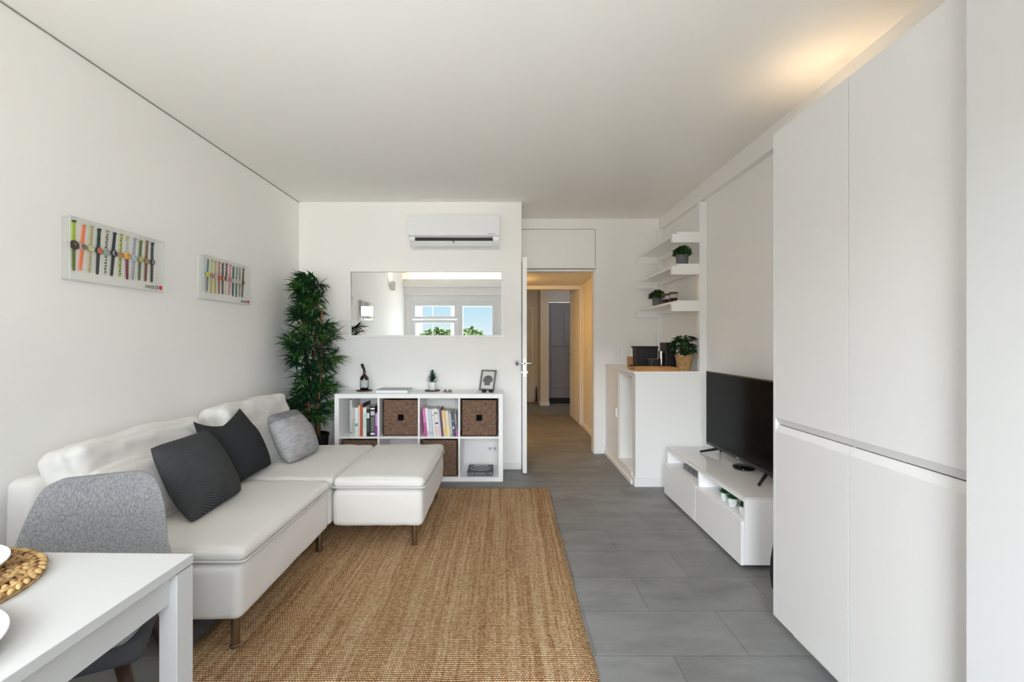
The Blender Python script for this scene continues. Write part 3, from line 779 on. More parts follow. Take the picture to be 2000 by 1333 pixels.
def leaf_blade(bm, base, dirv, L, w, droop=.3, n=5, twist=0, fold=.15, shape=.5):
    """one tapering leaf with real thickness along a drooping arc"""
    d = Vector(dirv).normalized(); p = Vector(base)
    side = d.cross(Vector((0, 0, 1)))
    side = side.normalized() if side.length > 1e-3 else Vector((1, 0, 0))
    if twist: side = Matrix.Rotation(twist, 3, d) @ side
    prev = None
    for i in range(n + 1):
        s = i / n
        ww = w * (math.sin(PI * min(1, s * .9 + .1) ** shape) if i < n else 0) + .0006
        nrm = side.cross(d).normalized()
        a = bm.verts.new(p - side * ww + nrm * fold * ww); m_ = bm.verts.new(p); c = bm.verts.new(p + side * ww + nrm * fold * ww)
        if prev:
            bm.faces.new((prev[0], prev[1], m_, a)); bm.faces.new((prev[1], prev[2], c, m_))
        prev = (a, m_, c)
        p = p + d * (L / n)
        d = (d + Vector((0, 0, -droop / n))).normalized()
        side = (side - d * side.dot(d)).normalized()
# small succulent
su = thing('succulent', 'small spiky succulent in a white pot on the cube shelf', 'plant', (-.668, 4.30, KZ + .009))
px_, py_, pz_ = -.668, 4.30, KZ + .009
bm = bmesh.new(); lathe(bm, [(0, 0), (.030, 0), (.038, .018), (.037, .05), (.033, .075), (.029, .075), (.031, .05), (0, .048)], (px_, py_, pz_), 28); mk('pot', bm, M('white_ceramic', (226, 230, 228), .25), su, 50)
bm = bmesh.new()
rnd = random.Random(3)
for lvl in range(7):
    nb = 8 if lvl < 4 else 5
    for k in range(nb):
        a = 2 * PI * (k + .4 * lvl) / nb + rnd.uniform(-.2, .2); e = .25 + lvl * .17 + rnd.uniform(-.08, .08)
        leaf_blade(bm, (px_, py_, pz_ + .07 + lvl * .012), (math.cos(a) * math.cos(e), math.sin(a) * math.cos(e), math.sin(e)), .075 - lvl * .004, .007, -.2, 4, 0, .5, .6)
mk('foliage', bm, M('blue_green_leaf', (42, 78, 66), .5, var=(30, (30, 58, 54))), su, True)
# two little grey ornaments
for x, lab in ((-.537, 'tiny grey peaked ornament beside the succulent'), (-.497, 'tiny grey block ornament, the one further from the succulent')):
    bm = bmesh.new()
    if 'peaked' in lab:
        bx(bm, x - .018, x + .018, 4.19, 4.215, KZ, KZ + .014, .002)
        hexa(bm, [(x - .008, 4.192, KZ + .014), (x + .016, 4.192, KZ + .014), (x + .016, 4.213, KZ + .014), (x - .008, 4.213, KZ + .014), (x - .001, 4.198, KZ + .027), (x + .003, 4.198, KZ + .027), (x + .003, 4.207, KZ + .027), (x - .001, 4.207, KZ + .027)])
    else:
        bx(bm, x - .016, x + .016, 4.19, 4.215, KZ, KZ + .009, .002); bx(bm, x - .014, x + .016, 4.192, 4.213, KZ + .009, KZ + .022, .002)
    tag(mk('ornament', bm, M('pewter', (112, 110, 108), .4, metal=.6)), lab, 'ornament', 'little ornaments on the cube shelf')
# leaning picture frame
pf = thing('photo_frame', 'small grey frame with a dome-shaped silhouette print leaning at the shelf end', 'picture frame', (0, 0, 0))
bm = bmesh.new(); frame_rect(bm, -.077, .077, 0, .195, .015, -.008, .008, .002); mk('frame', bm, M('grey_wood_frame', (108, 106, 104), .6, var=(30, (132, 130, 128), (1, 1, .2))), pf)
mk('mount', B(-.063, .063, .001, .004, .014, .181), M('print_paper', (226, 226, 226), .8), pf)
bm = bmesh.new()
pts = [(-.030, .048), (-.030, .068), (-.034, .078), (-.046, .077), (-.051, .087), (-.049, .105), (-.036, .128), (-.014, .141), (.012, .142), (.034, .133), (.048, .113), (.051, .095), (.044, .080), (.031, .076), (.026, .068), (.026, .048)]
f = bm.faces.new([bm.verts.new((a, 0, c)) for a, c in pts])
g = bmesh.ops.extrude_face_region(bm, geom=[f]); bmesh.ops.translate(bm, verts=[v for v in g['geom'] if isinstance(v, bmesh.types.BMVert)], vec=(0, -.001, 0))
bmesh.ops.translate(bm, verts=bm.verts[:], vec=(0, .001, 0))
mk('silhouette_print', bm, M('charcoal_print', (120, 118, 118), .8, var=(60, (92, 90, 90), (1, 1, .3))), pf)
mk('glass', B(-.064, .064, -.0035, -.0025, .013, .182), clear, pf)
pf.location = (-.170, 4.315, KZ + .004); pf.rotation_euler = Euler((R(-17), 0, R(-24)), 'XYZ')
# white dish and two black pots in front of it
bm = bmesh.new(); lathe(bm, [(0, .002), (.012, 0), (.024, .012), (.030, .022), (.027, .022), (.020, .010), (0, .006)], (-.262, 4.19, KZ), 24); tag(mk('shell_dish', bm, M('white_ceramic', (226, 230, 228), .25), None, True), 'tiny white dish on the shelf in front of the grey frame', 'dish')
for x, lab in ((-.186, 'small black round pot in front of the grey frame, nearer the white dish'), (-.125, 'small black round pot in front of the grey frame, nearer the shelf end')):
    bm = bmesh.new(); lathe(bm, [(0, 0), (.014, 0), (.021, .010), (.022, .018), (.019, .026), (.013, .027), (.010, .020), (0, .018)], (x, 4.17, KZ), 24)
    tag(mk('candle_holder', bm, M('black_stone', (22, 22, 24), .4), None, True), lab, 'candle holder', 'black pots on the cube shelf')

# ------------------------------------------------------------------ rug
bm = bmesh.new()
NX, NY = 40, 60
rx0, rx1, ry0, ry1 = -1.25, .365, 1.55, 3.87
vs = []
for j in range(NY + 1):
    row = []
    for i in range(NX + 1):
        u, v = i / NX, j / NY
        wob = .012 * noise.noise((0, v * 5, 3.1)) + .006 * noise.noise((0, v * 17, 8.0))
        wy = .006 * noise.noise((u * 5, 0, 1.0))
        x = rx0 + (rx1 - rx0) * u + wob * (1 if u > .5 else .6) * abs(2 * u - 1) - .03 * (1 - v) * u
        yy = ry0 + (ry1 - ry0) * v + wy
        row.append(bm.verts.new((x, yy, .012 if 0 < i < NX and 0 < j < NY else .007)))
    vs.append(row)
for j in range(NY):
    for i in range(NX): bm.faces.new((vs[j][i], vs[j][i + 1], vs[j + 1][i + 1], vs[j + 1][i]))
be = [e for e in bm.edges if e.is_boundary]
g = bmesh.ops.extrude_edge_only(bm, edges=be)
for v in g['geom']:
    if isinstance(v, bmesh.types.BMVert): v.co.z = .0005
rug = mk('jute_rug', bm, jute, None, True); tag(rug, 'large brown woven jute rug on the grey tiled floor', 'rug')

# ------------------------------------------------------------------ sofa
sf = thing('sofa', 'long white sectional sofa along the left wall', 'sofa', (-1.5, 2.74, 0))
SX0, SX1 = -1.955, -1.03
mods = ((1.81, 2.735), (2.745, 3.67))
for i, (a, c) in enumerate(mods):
    bm = softbox(bmesh.new(), SX0 + .10, SX1, a, c, .135, .351, .028, 22, .004, .004, i, 9); mk('seat_base', bm, fabric, sf, True)
    bm = softbox(bmesh.new(), SX0, SX0 + .125, a, c, .135, .685, .035, 22, .006, .004, i + 5, 7); mk('back_frame', bm, fabric, sf, True)
    bm = softbox(bmesh.new(), SX0 + .11, SX1 + .008, a + .012, c - .012, .357, .414, .026, 34, .016, .007, i + 11, 9); cu = mk('seat_cushion', bm, fabric, sf, True)
    bm = bmesh.new(); q = .022
    cx0, cx1, cy0, cy1 = SX0 + .12, SX1 + .011, a + .010, c - .010
    pts = []
    for (ux, uy), a0 in (((cx1 - q, cy1 - q), 0), ((cx0 + q, cy1 - q), 90), ((cx0 + q, cy0 + q), 180), ((cx1 - q, cy0 + q), 270)):
        for k in range(7): pts.append((ux + q * math.cos(R(a0 + 15 * k)), uy + q * math.sin(R(a0 + 15 * k)), .365))
    loop_tube(bm, pts, .0055, 8); mk('piping', bm, pipe_m, cu, True)
    # lower lumbar cushion and the thick upper back cushion
    bm = softbox(bmesh.new(), -.085, .085, a + .05, c - .01, -.15, .15, .06, 28, .03, .011, i + 21, 8)
    bmesh.ops.rotate(bm, verts=bm.verts[:], cent=(0, 0, 0), matrix=Matrix.Rotation(R(-28), 3, 'Y'))
    bmesh.ops.translate(bm, verts=bm.verts[:], vec=(-1.655, 0, .535)); mk('lower_back_cushion', bm, fabric, sf, True)
    y0_, y1_ = (a + .06, c - .085) if i == 0 else (a + .09, c - .02)
    bm = softbox(bmesh.new(), -.095, .095, y0_, y1_, -.125, .125, .042, 36, .018, .015, i + 31, 12)
    bmesh.ops.rotate(bm, verts=bm.verts[:], cent=(0, 0, 0), matrix=Matrix.Rotation(R(-14), 3, 'Y'))
    bmesh.ops.translate(bm, verts=bm.verts[:], vec=(-1.775, 0, .662 if i == 0 else .682)); mk('upper_back_cushion', bm, fabric, sf, True)
def sofa_leg(x, y, z, parent, top=.14):
    bm = bmesh.new(); lathe(bm, [(.0, 0), (.020, 0), (.021, .006), (.0165, .009), (.0165, top - z), (.0, top - z)], (x, y, z), 20); mk('leg', bm, legsteel, parent, 40)
for x, y in ((-1.075, 1.86), (-1.075, 2.70), (-1.075, 3.60)): sofa_leg(x, y, .012, sf)
for y in (1.86, 2.70, 3.60): sofa_leg(-1.88, y, 0, sf)

fs = thing('footstool', 'white upholstered footstool set against the far end of the sofa', 'footstool', (-.75, 3.19, 0))
FX0, FX1, fy0, fy1 = -1.018, -.482, 2.735, 3.665
bm = softbox(bmesh.new(), FX0, FX1, fy0, fy1, .135, .351, .03, 24, .006, .004, 41, 9); mk('seat_base', bm, fabric, fs, True)
bm = softbox(bmesh.new(), FX0 + .005, FX1 + .006, fy0 + .006, fy1 - .006, .357, .420, .028, 32, .022, .006, 47, 8); cu = mk('seat_cushion', bm, fabric, fs, True)
bm = bmesh.new(); q = .022; pts = []
cx0, cx1, cy0, cy1 = FX0 + .004, FX1 + .010, fy0 + .003, fy1 - .003
for (ux, uy), a0 in (((cx1 - q, cy1 - q), 0), ((cx0 + q, cy1 - q), 90), ((cx0 + q, cy0 + q), 180), ((cx1 - q, cy0 + q), 270)):
    for k in range(7): pts.append((ux + q * math.cos(R(a0 + 15 * k)), uy + q * math.sin(R(a0 + 15 * k)), .365))
loop_tube(bm, pts, .0055, 8); mk('piping', bm, pipe_m, cu, True)
for x, y in ((-.965, 3.61), (-.540, 2.785), (-.540, 3.61)): sofa_leg(x, y, .012, fs)

# throw pillows: four seam corners in room coordinates, order bottom-left, bottom-right, top-right, top-left
def throw_pillow(name, label, BL, BR, TR, TL, thick, mat, droop=0, seed=0, pinch=.06, N=26, topsag=0, rr=.05):
    BL, BR, TR, TL = map(Vector, (BL, BR, TR, TL))
    nrm = (BR - BL).cross(TL - BL).normalized()
    bm = bmesh.new(); uvl = bm.loops.layers.uv.new('UVMap')
    def pos(i, j, s):
        u, v = 2 * i / N - 1, 2 * j / N - 1
        u = math.sin(u * PI / 2); v = math.sin(v * PI / 2)
        uu = u * (1 - pinch * (1 - v * v) * abs(u) ** 3 * 1.0); vv = v * (1 - pinch * (1 - u * u) * abs(v) ** 3)
        kk = 1 - rr * (u * u * v * v) ** 2; uu *= kk; vv *= kk
        a, c = (uu + 1) / 2, (vv + 1) / 2
        p = BL * (1 - a) * (1 - c) + BR * a * (1 - c) + TR * a * c + TL * (1 - a) * c
        h = (max(0, 1 - u ** 2) ** .5) * (max(0, 1 - v ** 2) ** .5)
        h *= 1 - .25 * max(0, v)
        w = noise.noise(Vector((a * 3 + seed, c * 3, s * 2))) * .14 + noise.noise(Vector((a * 7 + seed, c * 7, s))) * .05
        p = p + nrm * s * thick * h * (1 + w)
        if topsag: p.z -= topsag * (1 - u * u) * max(0, v) ** 2
        return p, (a, c)
    grids = []
    for s in (1, -1):
        gr = []
        for j in range(N + 1):
            row = []
            for i in range(N + 1):
                edge = i in (0, N) or j in (0, N)
                if s == -1 and edge: row.append(grids[0][j][i]); continue
                p, uv = pos(i, j, s); v = bm.verts.new(p); row.append((v, uv))
            gr.append(row)
        grids.append(gr)
    for s, gr in enumerate(grids):
        for j in range(N):
            for i in range(N):
                q = [gr[j][i], gr[j][i + 1], gr[j + 1][i + 1], gr[j + 1][i]]
                if s: q = q[::-1]
                f = bm.faces.new([v for v, _ in q])
                for lp, (_, uv) in zip(f.loops, q): lp[uvl].uv = uv
    o = mk(name, bm, mat, None, True); tag(o, label, 'pillow', 'throw pillows on the sofa'); return o
throw_pillow('throw_pillow', 'charcoal chevron knit pillow, the front of the two dark pillows', (-1.370, 2.035, .425), (-1.392, 2.475, .43), (-1.600, 2.515, .755), (-1.598, 2.085, .752), .095, chev_m, seed=1, pinch=.035)
throw_pillow('throw_pillow', 'plain black pillow with a sagging top edge behind the chevron pillow', (-1.475, 2.56, .425), (-1.495, 3.00, .43), (-1.675, 2.945, .815), (-1.672, 2.48, .808), .095, rib_m, seed=5, pinch=.07, topsag=.075)
throw_pillow('throw_pillow', 'marled pale grey knit pillow near the tall plant', (-1.385, 2.985, .43), (-1.335, 3.37, .435), (-1.530, 3.43, .735), (-1.565, 3.045, .742), .10, marl_m, seed=9, rr=.095, pinch=.03)

# ------------------------------------------------------------------ dining table, plates, chair
TT = .74
tb = thing('dining_table', 'white dining table in the near left corner', 'table', (-.716, 1.072, 0))
bm = B(-1.945, -.716, .30, 1.072, TT - .021, TT, b=.0015); tabm = M('white_melamine', (194, 194, 193), .4); mk('tabletop', bm, tabm, tb)
bm = bmesh.new()
bx(bm, -.752, -.734, .36, 1.02, TT - .088, TT - .026, .001); bx(bm, -1.90, -.76, 1.035, 1.052, TT - .088, TT - .026, .001)
bx(bm, -1.90, -.76, .325, .342, TT - .088, TT - .026, .001); bx(bm, -1.935, -1.917, .36, 1.02, TT - .088, TT - .026, .001)
bx(bm, -1.93, -.727, .33, 1.06, TT - .026, TT - .021)
mk('apron', bm, tabm, tb)
for x0, x1 in ((-.757, -.7165), (-1.944, -1.903)):
    for y0, y1 in ((1.020, 1.071), (.302, .352)):
        mk('leg', B(x0, x1, y0, y1, 0.0, TT - .024, b=.0015), tabm, tb)
tb.rotation_euler.z = -R(1.2)
# woven placemat: coiled braid
pc = (-1.150, .868)
bm = bmesh.new(); rp = random.Random(11)
cyl(bm, (pc[0], pc[1], TT + .0005), .212, .005, 48)
k = 0; r_ = .030
while r_ < .214:
    n = max(8, int(2 * PI * r_ / .021)); ph = rp.random()
    for q in range(n):
        a = 2 * PI * (q + ph) / n; rr = r_ + rp.uniform(-.0015, .0015)
        sl = .55 if k % 2 else -.55
        t_ = Vector((-math.sin(a), math.cos(a), 0)); n_ = Vector((math.cos(a), math.sin(a), 0))
        d = (t_ + n_ * sl).normalized(); c = Vector((pc[0], pc[1], TT + .0075)) + n_ * rr
        l = rp.uniform(.012, .016); w = rp.uniform(.0055, .007)
        s_ = d.cross(Vector((0, 0, 1)))
        st = [(-1, .25), (-.6, .8), (0, 1), (.6, .8), (1, .25)]
        rings = []
        for f_, g_ in st:
            p = c + d * l * f_ + Vector((0, 0, .0035 * (1 - f_ * f_)))
            rings.append([bm.verts.new(p + s_ * w * g_ * math.cos(2 * PI * e / 6) + Vector((0, 0, 1)) * w * .62 * g_ * math.sin(2 * PI * e / 6)) for e in range(6)])
        for A, Bq in zip(rings, rings[1:]):
            for e in range(6): bm.faces.new((A[e], A[(e + 1) % 6], Bq[(e + 1) % 6], Bq[e]))
    r_ += .0125; k += 1
mat_m = M('water_hyacinth', (212, 178, 122), .75, var=(38, (128, 90, 52), (1, 1, 1)))
plm = mk('placemat', bm, mat_m, None, True); tag(plm, 'round braided straw placemat on the white table', 'placemat')
porc = M('white_porcelain', (240, 241, 243), .12, spec=.5)
def plate(name, label, c, z, r, h):
    bm = bmesh.new()
    lathe(bm, [(0, .004), (r * .60, .004), (r * .66, .006), (r * .90, h - .006), (r * .985, h - .001), (r, h), (r * .995, h + .0025), (r * .96, h + .0018), (r * .66, .012), (r * .58, .009), (0, .009)], (c[0], c[1], z), 64)
    bm2 = bm; lathe(bm2, [(r * .60, .004), (r * .60, 0), (r * .56, 0), (r * .56, .004)], (c[0], c[1], z), 64)
    tag(mk(name, bm, porc, None, 50), label, 'plate', 'white plates on the dining table')
plate('dinner_plate', 'white plate on the braided straw placemat', (-1.158, .887), TT + .0165, .150, .020)
plate('dinner_plate', 'white plate on the bare table nearest the camera', (-.936, .662), TT, .160, .020)

# shell chair
chp = thing('shell_chair', 'grey fabric shell chair with dark wooden legs pushed under the table', 'chair', (0, 0, 0))
prof = [(-.315, .428), (-.28, .450), (-.18, .450), (-.06, .438), (.02, .430), (.09, .434), (.145, .458), (.18, .495), (.203, .545), (.219, .60), (.232, .655), (.243, .71), (.250, .745), (.253, .762)]
wid = [.175, .212, .232, .236, .232, .222, .211, .204, .199, .191, .181, .164, .145, .098]
curl = [.010, .020, .032, .045, .055, .070, .085, .085, .070, .052, .040, .028, .020, .014]
def shell(off):
    rows = []
    n = len(prof); NU = 20
    for i in range(n):
        y, z = prof[i]
        y0, z0 = prof[max(i - 1, 0)]; y1, z1 = prof[min(i + 1, n - 1)]
        tan = Vector((0, y1 - y0, z1 - z0)).normalized(); nr = Vector((0, -tan.z, tan.y))     # towards the sitter
        row = []
        for k in range(NU + 1):
            u = 2 * k / NU - 1
            p = Vector((u * wid[i], y, z)) + nr * (curl[i] * abs(u) ** 2.4 + off * (1 - .75 * abs(u) ** 6))
            row.append(p)
        rows.append(row)
    return rows
bm = bmesh.new()
A = shell(.018); C_ = shell(-.022)
va = [[bm.verts.new(p) for p in r] for r in A]; vc = [[bm.verts.new(p) for p in r] for r in C_]
nr_, nc_ = len(va), len(va[0])
for i in range(nr_ - 1):
    for k in range(nc_ - 1):
        bm.faces.new((va[i][k], va[i][k + 1], va[i + 1][k + 1], va[i + 1][k])); bm.faces.new((vc[i][k], vc[i + 1][k], vc[i + 1][k + 1], vc[i][k + 1]))
for i in range(nr_ - 1):
    bm.faces.new((va[i][0], va[i + 1][0], vc[i + 1][0], vc[i][0])); bm.faces.new((va[i][-1], vc[i][-1], vc[i + 1][-1], va[i + 1][-1]))
for k in range(nc_ - 1):
    bm.faces.new((va[0][k], vc[0][k], vc[0][k + 1], va[0][k + 1])); bm.faces.new((va[-1][k], va[-1][k + 1], vc[-1][k + 1], vc[-1][k]))
sh = mk('shell', bm, heather, chp, True)
md = sh.modifiers.new('smooth', 'SUBSURF'); md.levels = 1; md.render_levels = 2
bm = softbox(bmesh.new(), -.205, .205, -.29, .13, .350, .428, .035, 12, .0); mk('seat_pan', bm, M('dark_grey_fabric', (84, 85, 88), .95, spec=.1, bump=(700, .35, .002)), chp, True)
for sx_, sy_ in ((-1, -1), (1, -1), (-1, 1), (1, 1)):
    bm = bmesh.new(); tube(bm, [(sx_ * .135, sy_ * .15 - .06, .375), (sx_ * .18, sy_ * .195 - .06, .20), (sx_ * .215, sy_ * .23 - .06, 0)], [.019, .016, .011], 14); mk('leg', bm, walnut, chp, True)
chp.location = (-1.295, 1.42, 0); chp.rotation_euler.z = R(28)

# ------------------------------------------------------------------ TV bench
BX0, BY0, BY1, BZ = 1.27, 2.505, 3.715, .386
bh = thing('tv_bench', 'low white media bench with two drawers and open slots', 'tv bench', (1.48, 3.11, 0))
mk('top_panel', B(BX0 + .022, 1.67, BY0, BY1, BZ - .012, BZ, b=.001), M('white_glass_top', (236, 235, 233), .12), bh)
bm = bmesh.new()
bx(bm, BX0 + .022, 1.67, BY0, BY1, BZ - .030, BZ - .0125, .0008)
bx(bm, BX0 + .022, 1.67, BY0, BY0 + .018, .022, BZ - .030, .0008); bx(bm, BX0 + .022, 1.67, BY1 - .018, BY1, .022, BZ - .030, .0008)
bx(bm, BX0 + .022, 1.66, 3.100, 3.120, .022, BZ - .030, .0008)
bx(bm, BX0 + .022, 1.66, BY0 + .018, BY1 - .018, .245, .258, .0008)
bx(bm, 1.655, 1.668, BY0 + .018, BY1 - .018, .022, BZ - .03)
bx(bm, BX0 + .022, 1.66, BY0 + .018, BY1 - .018, .022, .035)
mk('carcass', bm, lacq2, bh)
mk('drawer_front', B(BX0, BX0 + .020, BY0 + .002, 3.1075, .020, .256, b=.001), lacq, bh)
mk('drawer_front', B(BX0, BX0 + .020, 3.1125, BY1 - .002, .020, .256, b=.001), lacq, bh)
for yy in (BY0 + .06, BY1 - .06):
    for xx in (1.33, 1.62):
        bm = bmesh.new(); cyl(bm, (xx, yy, 0), .018, .022, 14); mk('foot', bm, black_matt, bh, 40)
rb = thing('media_box', 'slim silver-grey box with dark display panels in the bench slot', 'media player', (1.43, 3.42, .258))
mk('body', B(1.362, 1.50, 3.295, 3.545, .258, .297, b=.002), M('silver_plastic', (176, 176, 178), .4), rb)
mk('display_panel', B(1.3600, 1.3625, 3.298, 3.542, .260, .295), M('dark_display', (58, 58, 60), .3), rb)
for y0, y1 in ((3.300, 3.338), (3.362, 3.440), (3.462, 3.530)):
    mk('button_field', B(1.3588, 1.3602, y0, y1, .265, .290), M('mid_grey_print', (158, 158, 160), .5, var=(160, (84, 84, 86))), rb)
for i, (x, yy, lab) in enumerate(((1.345, 2.843, 'tiny succulent in a white faceted pot, first of three counting from the bench divider'), (1.342, 2.744, 'tiny succulent in a white faceted pot, middle of the three in the bench slot'), (1.338, 2.606, 'tiny succulent in a white faceted pot, last of three beside the bench side panel'))):
    g = thing('mini_succulent', lab, 'plant', (x, yy, .258), 'tiny succulents in the bench slot')
    bm = bmesh.new(); lathe(bm, [(0, 0), (.017, 0), (.027, .024), (.024, .044), (.020, .044), (.021, .036), (0, .034)], (x, yy, .258), 6); mk('pot', bm, M('white_ceramic', (226, 230, 228), .25), g)
    bm = bmesh.new(); rnd = random.Random(i + 20)
    for lv in range(3):
        for q in range(6):
            a = 2 * PI * (q + .5 * lv) / 6 + rnd.uniform(-.2, .2); e = .35 + .38 * lv
            leaf_blade(bm, (x, yy, .293), (math.cos(a) * math.cos(e), math.sin(a) * math.cos(e), math.sin(e)), .050, .0115, -.25, 4, 0, .35, .8)
    mk('foliage', bm, M('vivid_green_leaf', (44, 112, 44), .45, var=(40, (24, 74, 36))), g, True)

# ------------------------------------------------------------------ television
tv = thing('television', 'black flat screen television on the white bench', 'television', (1.57, 3.105, BZ))
VX, vy0, vy1, vz0, vz1 = 1.552, 2.622, 3.592, .437, .998
mk('back_shell', B(VX + .010, VX + .050, vy0 + .02, vy1 - .02, vz0 + .01, vz1 - .06, b=.012), black_matt, tv)
mk('bezel', B(VX, VX + .014, vy0, vy1, vz0, vz1, b=.002), M('black_bezel', (14, 14, 15), .3), tv)
mk('screen', B(VX - .0008, VX + .002, vy0 + .010, vy1 - .010, vz0 + .022, vz1 - .010), M('black_screen', (4, 4, 5), .16, spec=.07), tv)
mk('badge', B(VX - .001, VX + .001, 3.085, 3.125, vz0 + .006, vz0 + .014), M('grey_print', (170, 172, 176), .6), tv)
for yy, d in ((3.41, 1), (2.80, -1)):
    g = bmesh.new()
    for s_ in (-1, 1):
        tube(g, [(VX + .02, yy, vz0 + .012), (VX + .02 + s_ * .012, yy + d * .02, vz0 - .004), (VX + .02 + s_ * .10 * (.55 if s_ > 0 else 1), yy + d * .10, BZ + .009)], [.012, .011, .008], 10)
    mk('foot', g, black_matt, tv, True)
pk = thing('streaming_puck', 'flat black round media puck on the bench under the television', 'media player', (1.575, 3.07, BZ))
bm = bmesh.new(); lathe(bm, [(0, 0), (.062, 0), (.070, .006), (.070, .014), (.062, .019), (0, .020)], (1.575, 3.07, BZ), 32); mk('body', bm, black_gloss, pk, 40)
bm = bmesh.new(); lathe(bm, [(.004, .0195), (.004, .0208), (0, .0208)], (1.535, 3.05, BZ), 10); mk('indicator', bm, M('grey_print', (170, 172, 176), .6), pk)
bm = bmesh.new(); tube(bm, [(1.50, 2.49, .20), (1.40, 2.42, .17), (1.335, 2.33, .13), (1.320, 2.305, .07), (1.324, 2.30, .012), (1.36, 2.28, .007), (1.50, 2.25, .007)], .007, 8)
tag(mk('power_cable', bm, black_matt, None, True), 'black cable looping down beside the bench behind the tall cabinet', 'cable')

# ------------------------------------------------------------------ sideboard at the far right with open shelves above
QY, QX, QT = 3.924, 1.10, .971
sb = thing('sideboard', 'tall white built-in sideboard under the wall shelves', 'sideboard', (1.40, 4.5, 0))
mk('countertop', B(QX - .012, RX - .002, QY - .002, DY - .002, QT - .024, QT, b=.002), lacq, sb)
bm = bmesh.new()
bx(bm, QX, RX - .003, QY, QY + .093, .073, QT - .0245)                      # near end panel with its thick front edge
bx(bm, QX, QX + .02, 4.4695, 4.4985, .106, QT - .0245)
bx(bm, QX, QX + .02, QY + .0935, 4.469, .92, QT - .0245)
bx(bm, QX + .016, RX - .003, 4.995, DY - .003, .106, QT - .0245)
bx(bm, RX - .02, RX - .003, QY + .0935, 4.994, .106, QT - .0245)
bx(bm, QX + .01, RX - .003, QY + .0935, DY - .003, .073, .105)                            # interior floor
bx(bm, QX + .021, RX - .021, 4.471, 4.49, .106, QT - .0245)                    # inner partition
mk('carcass', bm, lacq, sb)
bm = bmesh.new(); bx(bm, QX - .010, RX - .003, QY - .010, DY - .003, 0, .072, .003); bx(bm, QX - .022, QX - .009, QY + .06, DY - .003, .0, .04, .004); bx(bm, QX - .008, QX + .009, QY + .094, DY - .003, .0725, .10, .003)
mk('plinth', bm, lacq, sb)
dd = mk('sliding_door', B(QX - .004, QX + .014, 4.50, 5.06, .102, QT - .026, b=.002), lacq, sb)
mk('door_handle', B(QX - .016, QX - .002, 4.56, 4.585, .48, .57, b=.004), plast, dd)
# shelf uprights, brackets and boards
for y, z0 in ((3.93, QT), (5.015, QT)):
    o = struct('trim_shelf_post', B(1.643, RX, y, y + .055, z0, 2.405 if y < 4 else 2.43, b=.001), lacq)
zs = (2.135, 1.865, 1.555)
names = ('topmost white wall shelf, empty, on chunky brackets', 'middle white wall shelf with one potted plant', 'lowest white wall shelf with a plant and glass jars')
for z, lab in zip(zs, names):
    g = thing('wall_shelf', lab, 'shelf', (1.56, 4.5, z), 'white shelves above the sideboard')
    mk('board', B(1.452, 1.64, 3.932, 5.05, z - .004, z + .016, b=.001), lacq, g)
    mk('bracket', B(1.412, 1.643, 3.93, 3.972, z - .075, z - .004, b=.001), lacq, g)
    mk('bracket', B(1.412, 1.643, 5.012, 5.054, z - .075, z - .004, b=.001), lacq, g)
    mk('back_rail', B(1.643, 1.66, 3.985, 5.015, z - .05, z - .004, b=.001), lacq, g)
def bushy(loc, label, pr, ph, fr, seed):
    g = thing('potted_plant', label, 'plant', loc, 'bushy plants in grey pots on the wall shelves')
    bm = bmesh.new(); lathe(bm, [(0, 0), (pr * .86, 0), (pr, ph), (pr * .93, ph), (pr * .9, ph - .012), (0, ph - .014)], loc, 32); mk('pot', bm, M('slate_grey_pot', (104, 106, 112), .6), g, 50)
    bm = bmesh.new(); rnd = random.Random(seed); c = Vector(loc) + Vector((0, 0, ph - .01))
    for q in range(230):
        a = rnd.uniform(0, 2 * PI); e = math.asin(rnd.uniform(.0, 1)); rr = rnd.uniform(.35, 1) ** .6 * fr
        d = Vector((math.cos(a) * math.cos(e), math.sin(a) * math.cos(e), math.sin(e) * .95))
        b0 = c + d * rr * .62
        for w_ in range(3):
            dj = (d + Vector((rnd.uniform(-.7, .7), rnd.uniform(-.7, .7), rnd.uniform(-.2, .9)))).normalized()
            leaf_blade(bm, b0, dj, rnd.uniform(.030, .045), .0055, .3, 3, rnd.uniform(-1, 1), .3, .8)
        if q % 8 == 0: tube(bm, [c, c + d * rr * .35 + Vector((0, 0, .01)), b0], .0012, 5)
    mk('foliage', bm, M('mid_green_leaf', (58, 102, 44), .5, var=(14, (24, 56, 26))), g, True)
bushy((1.545, 4.06, zs[1] + .016), 'bushy green plant in a grey pot on the middle shelf', .055, .10, .105, 31)
bushy((1.488, 4.55, zs[2] + .016), 'bushy green plant in a grey pot on the lowest shelf', .050, .085, .095, 32)
tr_ = tag(mk('jar_tray', B(1.46, 1.60, 4.12, 4.43, zs[2] + .016, zs[2] + .024, b=.002), walnut), 'dark brown tray under the glass jars on the lowest shelf', 'tray')
for x, yy, lab in ((1.52, 4.20, 'glass jar with a brown lid on the tray, the one further from the plant'), (1.50, 4.34, 'glass jar with a brown lid on the tray, next to the plant')):
    g = thing('storage_jar', lab, 'jar', (x, yy, zs[2] + .024), 'glass jars on the brown tray'); z0 = zs[2] + .0245
    bm = bmesh.new(); lathe(bm, [(0, 0), (.036, 0), (.038, .003), (.038, .075), (.035, .075), (.035, .004), (0, .004)], (x, yy, z0), 28); mk('body', bm, jarglass, g, 50)
    bm = bmesh.new(); cyl(bm, (x, yy, z0 + .005), .0335, .030, 24); mk('contents', bm, M('coffee_beans', (66, 44, 32), .7, bump=(150, .8, .004)), g, 40)
    bm = bmesh.new(); cyl(bm, (x, yy, z0 + .075), .041, .013, 28, b=.002); mk('lid', bm, M('brown_wood_lid', (120, 84, 58), .55), g, 40)

